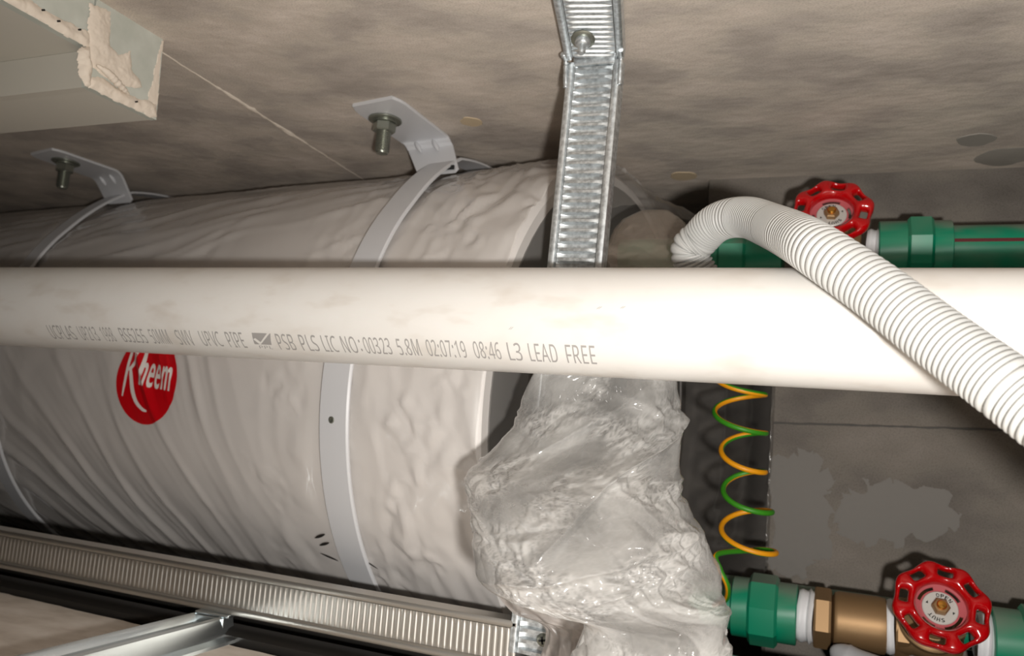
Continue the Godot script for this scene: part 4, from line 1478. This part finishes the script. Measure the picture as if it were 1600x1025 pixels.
# body lies on the pipe's line at b; the wheel's middle stands at w
func build_valve(called: String, label: String, b: Vector3, w: Vector3, size: float, wheel: ArrayMesh, reach: float, turn: float, plate_turn: float) -> void:
	var t := thing(called, label, "valve", b, "gate valves with red handwheels")
	var c := Vector2(b.y, b.z)
	var axis := (w - b).normalized()
	# body: bulged barrel with a hexagon at each end
	lathe_part("valve_body", [[0.0150, -0.0206], [0.0172, -0.0202], [0.0182, -0.012], [0.0172, -0.009], [0.0195, 0.0], [0.0172, 0.009], [0.0182, 0.012], [0.0172, 0.0202], [0.0150, 0.0206]], along_x(b.x, c), M.brass, t)
	for s in [-1.0, 1.0]:
		lathe_part("end_hexagon", [[0.0150, 0.0], [0.0192, 0.0006], [0.0200, 0.0018], [0.0200, 0.0085], [0.0192, 0.0098], [0.015, 0.0104]], along_x(b.x + s * 0.0105 - (0.0104 if s < 0 else 0.0), c), M.brass, t, 6, 0.2, null, 20.0)
	tape_rings(b.x + reach - 0.004, b.x + reach + 0.006, 0.0182, c, t, 2)
	# bonnet and stem along the axis
	var tr := Transform3D(towards(axis), b)
	lathe_part("bonnet", [[0.0150, 0.010], [0.0196, 0.0145], [0.0206, 0.0165], [0.0206, 0.0205], [0.0190, 0.022], [0.013, 0.0245], [0.0115, 0.030], [0.0075, 0.033]], tr, M.brass, t)
	lathe_part("packing_nut", [[0.0088, 0.031], [0.0094, 0.032], [0.0094, 0.037], [0.0084, 0.038], [0.004, 0.0385]], tr, M.brass, t, 6, 0.0, null, 20.0)
	var deep := w.distance_to(b)
	lathe_part("stem", [[0.0035, 0.036], [0.0035, deep]], tr, M.bright_brass, t, 20)
	# handwheel
	var fb := Basis.looking_at(-axis, Vector3.UP) * Basis(Vector3.BACK, deg_to_rad(turn))
	var hw := MeshInstance3D.new()
	hw.name = "handwheel"
	hw.mesh = wheel
	hw.material_override = M.red_enamel
	hw.transform = Transform3D(fb.scaled_local(Vector3.ONE * size), w - b)
	t.add_child(hw, true)
	var place := Transform3D(fb.scaled_local(Vector3.ONE * size), w)
	var flat := func(r: float, a: float, z: float) -> Vector3: return place * Vector3(cos(a) * r, sin(a) * r, z)
	# dished hub plate with curved openings: an inner ring, an outer ring and four bridges
	var g := Geo.new()
	var ringed := func(r0: float, r1: float, a0: float, a1: float, z0: float, z1: float) -> void:
		var n := maxi(3, int((a1 - a0) / 0.09))
		var rings := []
		for k in n + 1:
			var a := lerpf(a0, a1, float(k) / n)
			rings.append(PackedVector3Array([flat.call(r0, a, z0), flat.call(r1, a, z1), flat.call(r1, a, z1 - 0.0014), flat.call(r0, a, z0 - 0.0014)]))
		g.loft(rings)
	ringed.call(0.0040, 0.0118, 0.0, TAU, -0.0046, -0.0046)
	ringed.call(0.0138, 0.0160, 0.0, TAU, -0.0040, -0.0032)
	for k in 4:
		var a := k * TAU / 4 + 0.35 + deg_to_rad(plate_turn)
		ringed.call(0.0117, 0.0139, a, a + [0.55, 0.9, 0.45, 0.75][k], -0.0046, -0.0040)
	part("hub_plate", g, M.dusty_red, t, 30.0)
	# stamped ring plate
	g = Geo.new()
	var rings := []
	for p in [[0.0040, -0.0046], [0.0040, -0.0032], [0.0102, -0.0032], [0.0107, -0.0036], [0.0107, -0.0046]]:
		var ring := PackedVector3Array()
		for k in 48:
			ring.append(flat.call(p[0], TAU * k / 48, p[1]))
		rings.append(ring)
	g.loft(rings, false)
	var plate := part("ring_plate", g, M.plate, t, 35.0)
	g = Geo.new()
	for word in [["OPEN", 108.0 - turn], ["SHUT", 288.0 - turn]]:
		var chars: String = word[0]
		for k in chars.length():
			var mid := deg_to_rad(word[1] - plate_turn + (1.5 - k) * 19.0)
			bent(g, glyphs(chars[k], "Droid Sans", 700, 0.5), func(p: Vector2) -> Vector3: return flat.call(0.0068 + p.y * 0.0025, mid - (p.x - 0.5) * 0.24, -0.0031))
	for a0 in [18.0, 198.0]:
		var a := deg_to_rad(a0 - turn - plate_turn)
		bent(g, PackedVector2Array([Vector2(-1, 1), Vector2(-1, -1), Vector2(1, 0)]), func(p: Vector2) -> Vector3: return flat.call(0.008 + p.y * 0.0008, a - p.x * 0.12, -0.0031))
	part("stamped_letters", g, M.plate_ink, plate, 180.0, axis)
	var nut := Transform3D(place.basis * Basis(Vector3.RIGHT, PI / 2), w)
	lathe_part("wheel_nut", [[0.0052, -0.0036], [0.0055, -0.003], [0.0055, 0.0002], [0.0046, 0.0010], [0.0030, 0.0012]], nut, M.brass, t, 6, 0.3, null, 20.0)
	lathe_part("stem_tip", [[0.0030, 0.0], [0.0030, 0.0026], [0.0024, 0.0034], [0.0010, 0.0037]], nut, M.bright_brass, t, 20)


func build_wire() -> void:
	var t := thing("earth_wire", "coiled green and yellow earth wire hanging beside the heater end", "wire", Vector3(-0.055, -0.12, -0.60))
	var pts := PackedVector3Array()
	# helix about a slightly leaning line, its loops tipped toward the viewer
	var top := Vector3(-0.0655, 0.052, -0.605)
	var low := Vector3(-0.0515, -0.0800, -0.605)
	var turns := 4.79
	var n := 400
	for k in n:
		var f := float(k) / (n - 1)
		var a := f * turns * TAU - 3.4
		var mid := top.lerp(low, f)
		var r := 0.0165 + 0.002 * sin(f * 9.0)
		pts.append(mid + Vector3(cos(a) * r + 0.002, 0.0049 * sin(a), -sin(a) * r * 0.9))
	# tail that drops to the lower pipe
	var tail := smooth_path([pts[n - 2], pts[n - 1], Vector3(-0.0700, -0.0770, -0.590), Vector3(-0.0672, -0.0860, -0.583), Vector3(-0.0620, -0.0965, -0.585), Vector3(-0.0640, -0.108, -0.600), Vector3(-0.074, -0.118, -0.622)], 0.001)
	tail.remove_at(0)
	pts.append_array(tail)
	for half in 2:
		var g := Geo.new()
		var rings := []
		var upv := Vector3.UP
		for k in pts.size():
			var d := (pts[mini(k + 1, pts.size() - 1)] - pts[maxi(k - 1, 0)]).normalized()
			upv = (upv - d * upv.dot(d)).normalized()
			var sd := d.cross(upv)
			var ring := PackedVector3Array()
			for a in 9:
				var w := PI * a / 8.0 + half * PI + k * 0.012 + 0.3
				ring.append(pts[k] + (upv * cos(w) + sd * sin(w)) * 0.0019)
			rings.append(ring)
		g.loft(rings)
		part("green_stripe" if half else "yellow_stripe", g, M.wire_green if half else M.wire_yellow, t, 60.0)
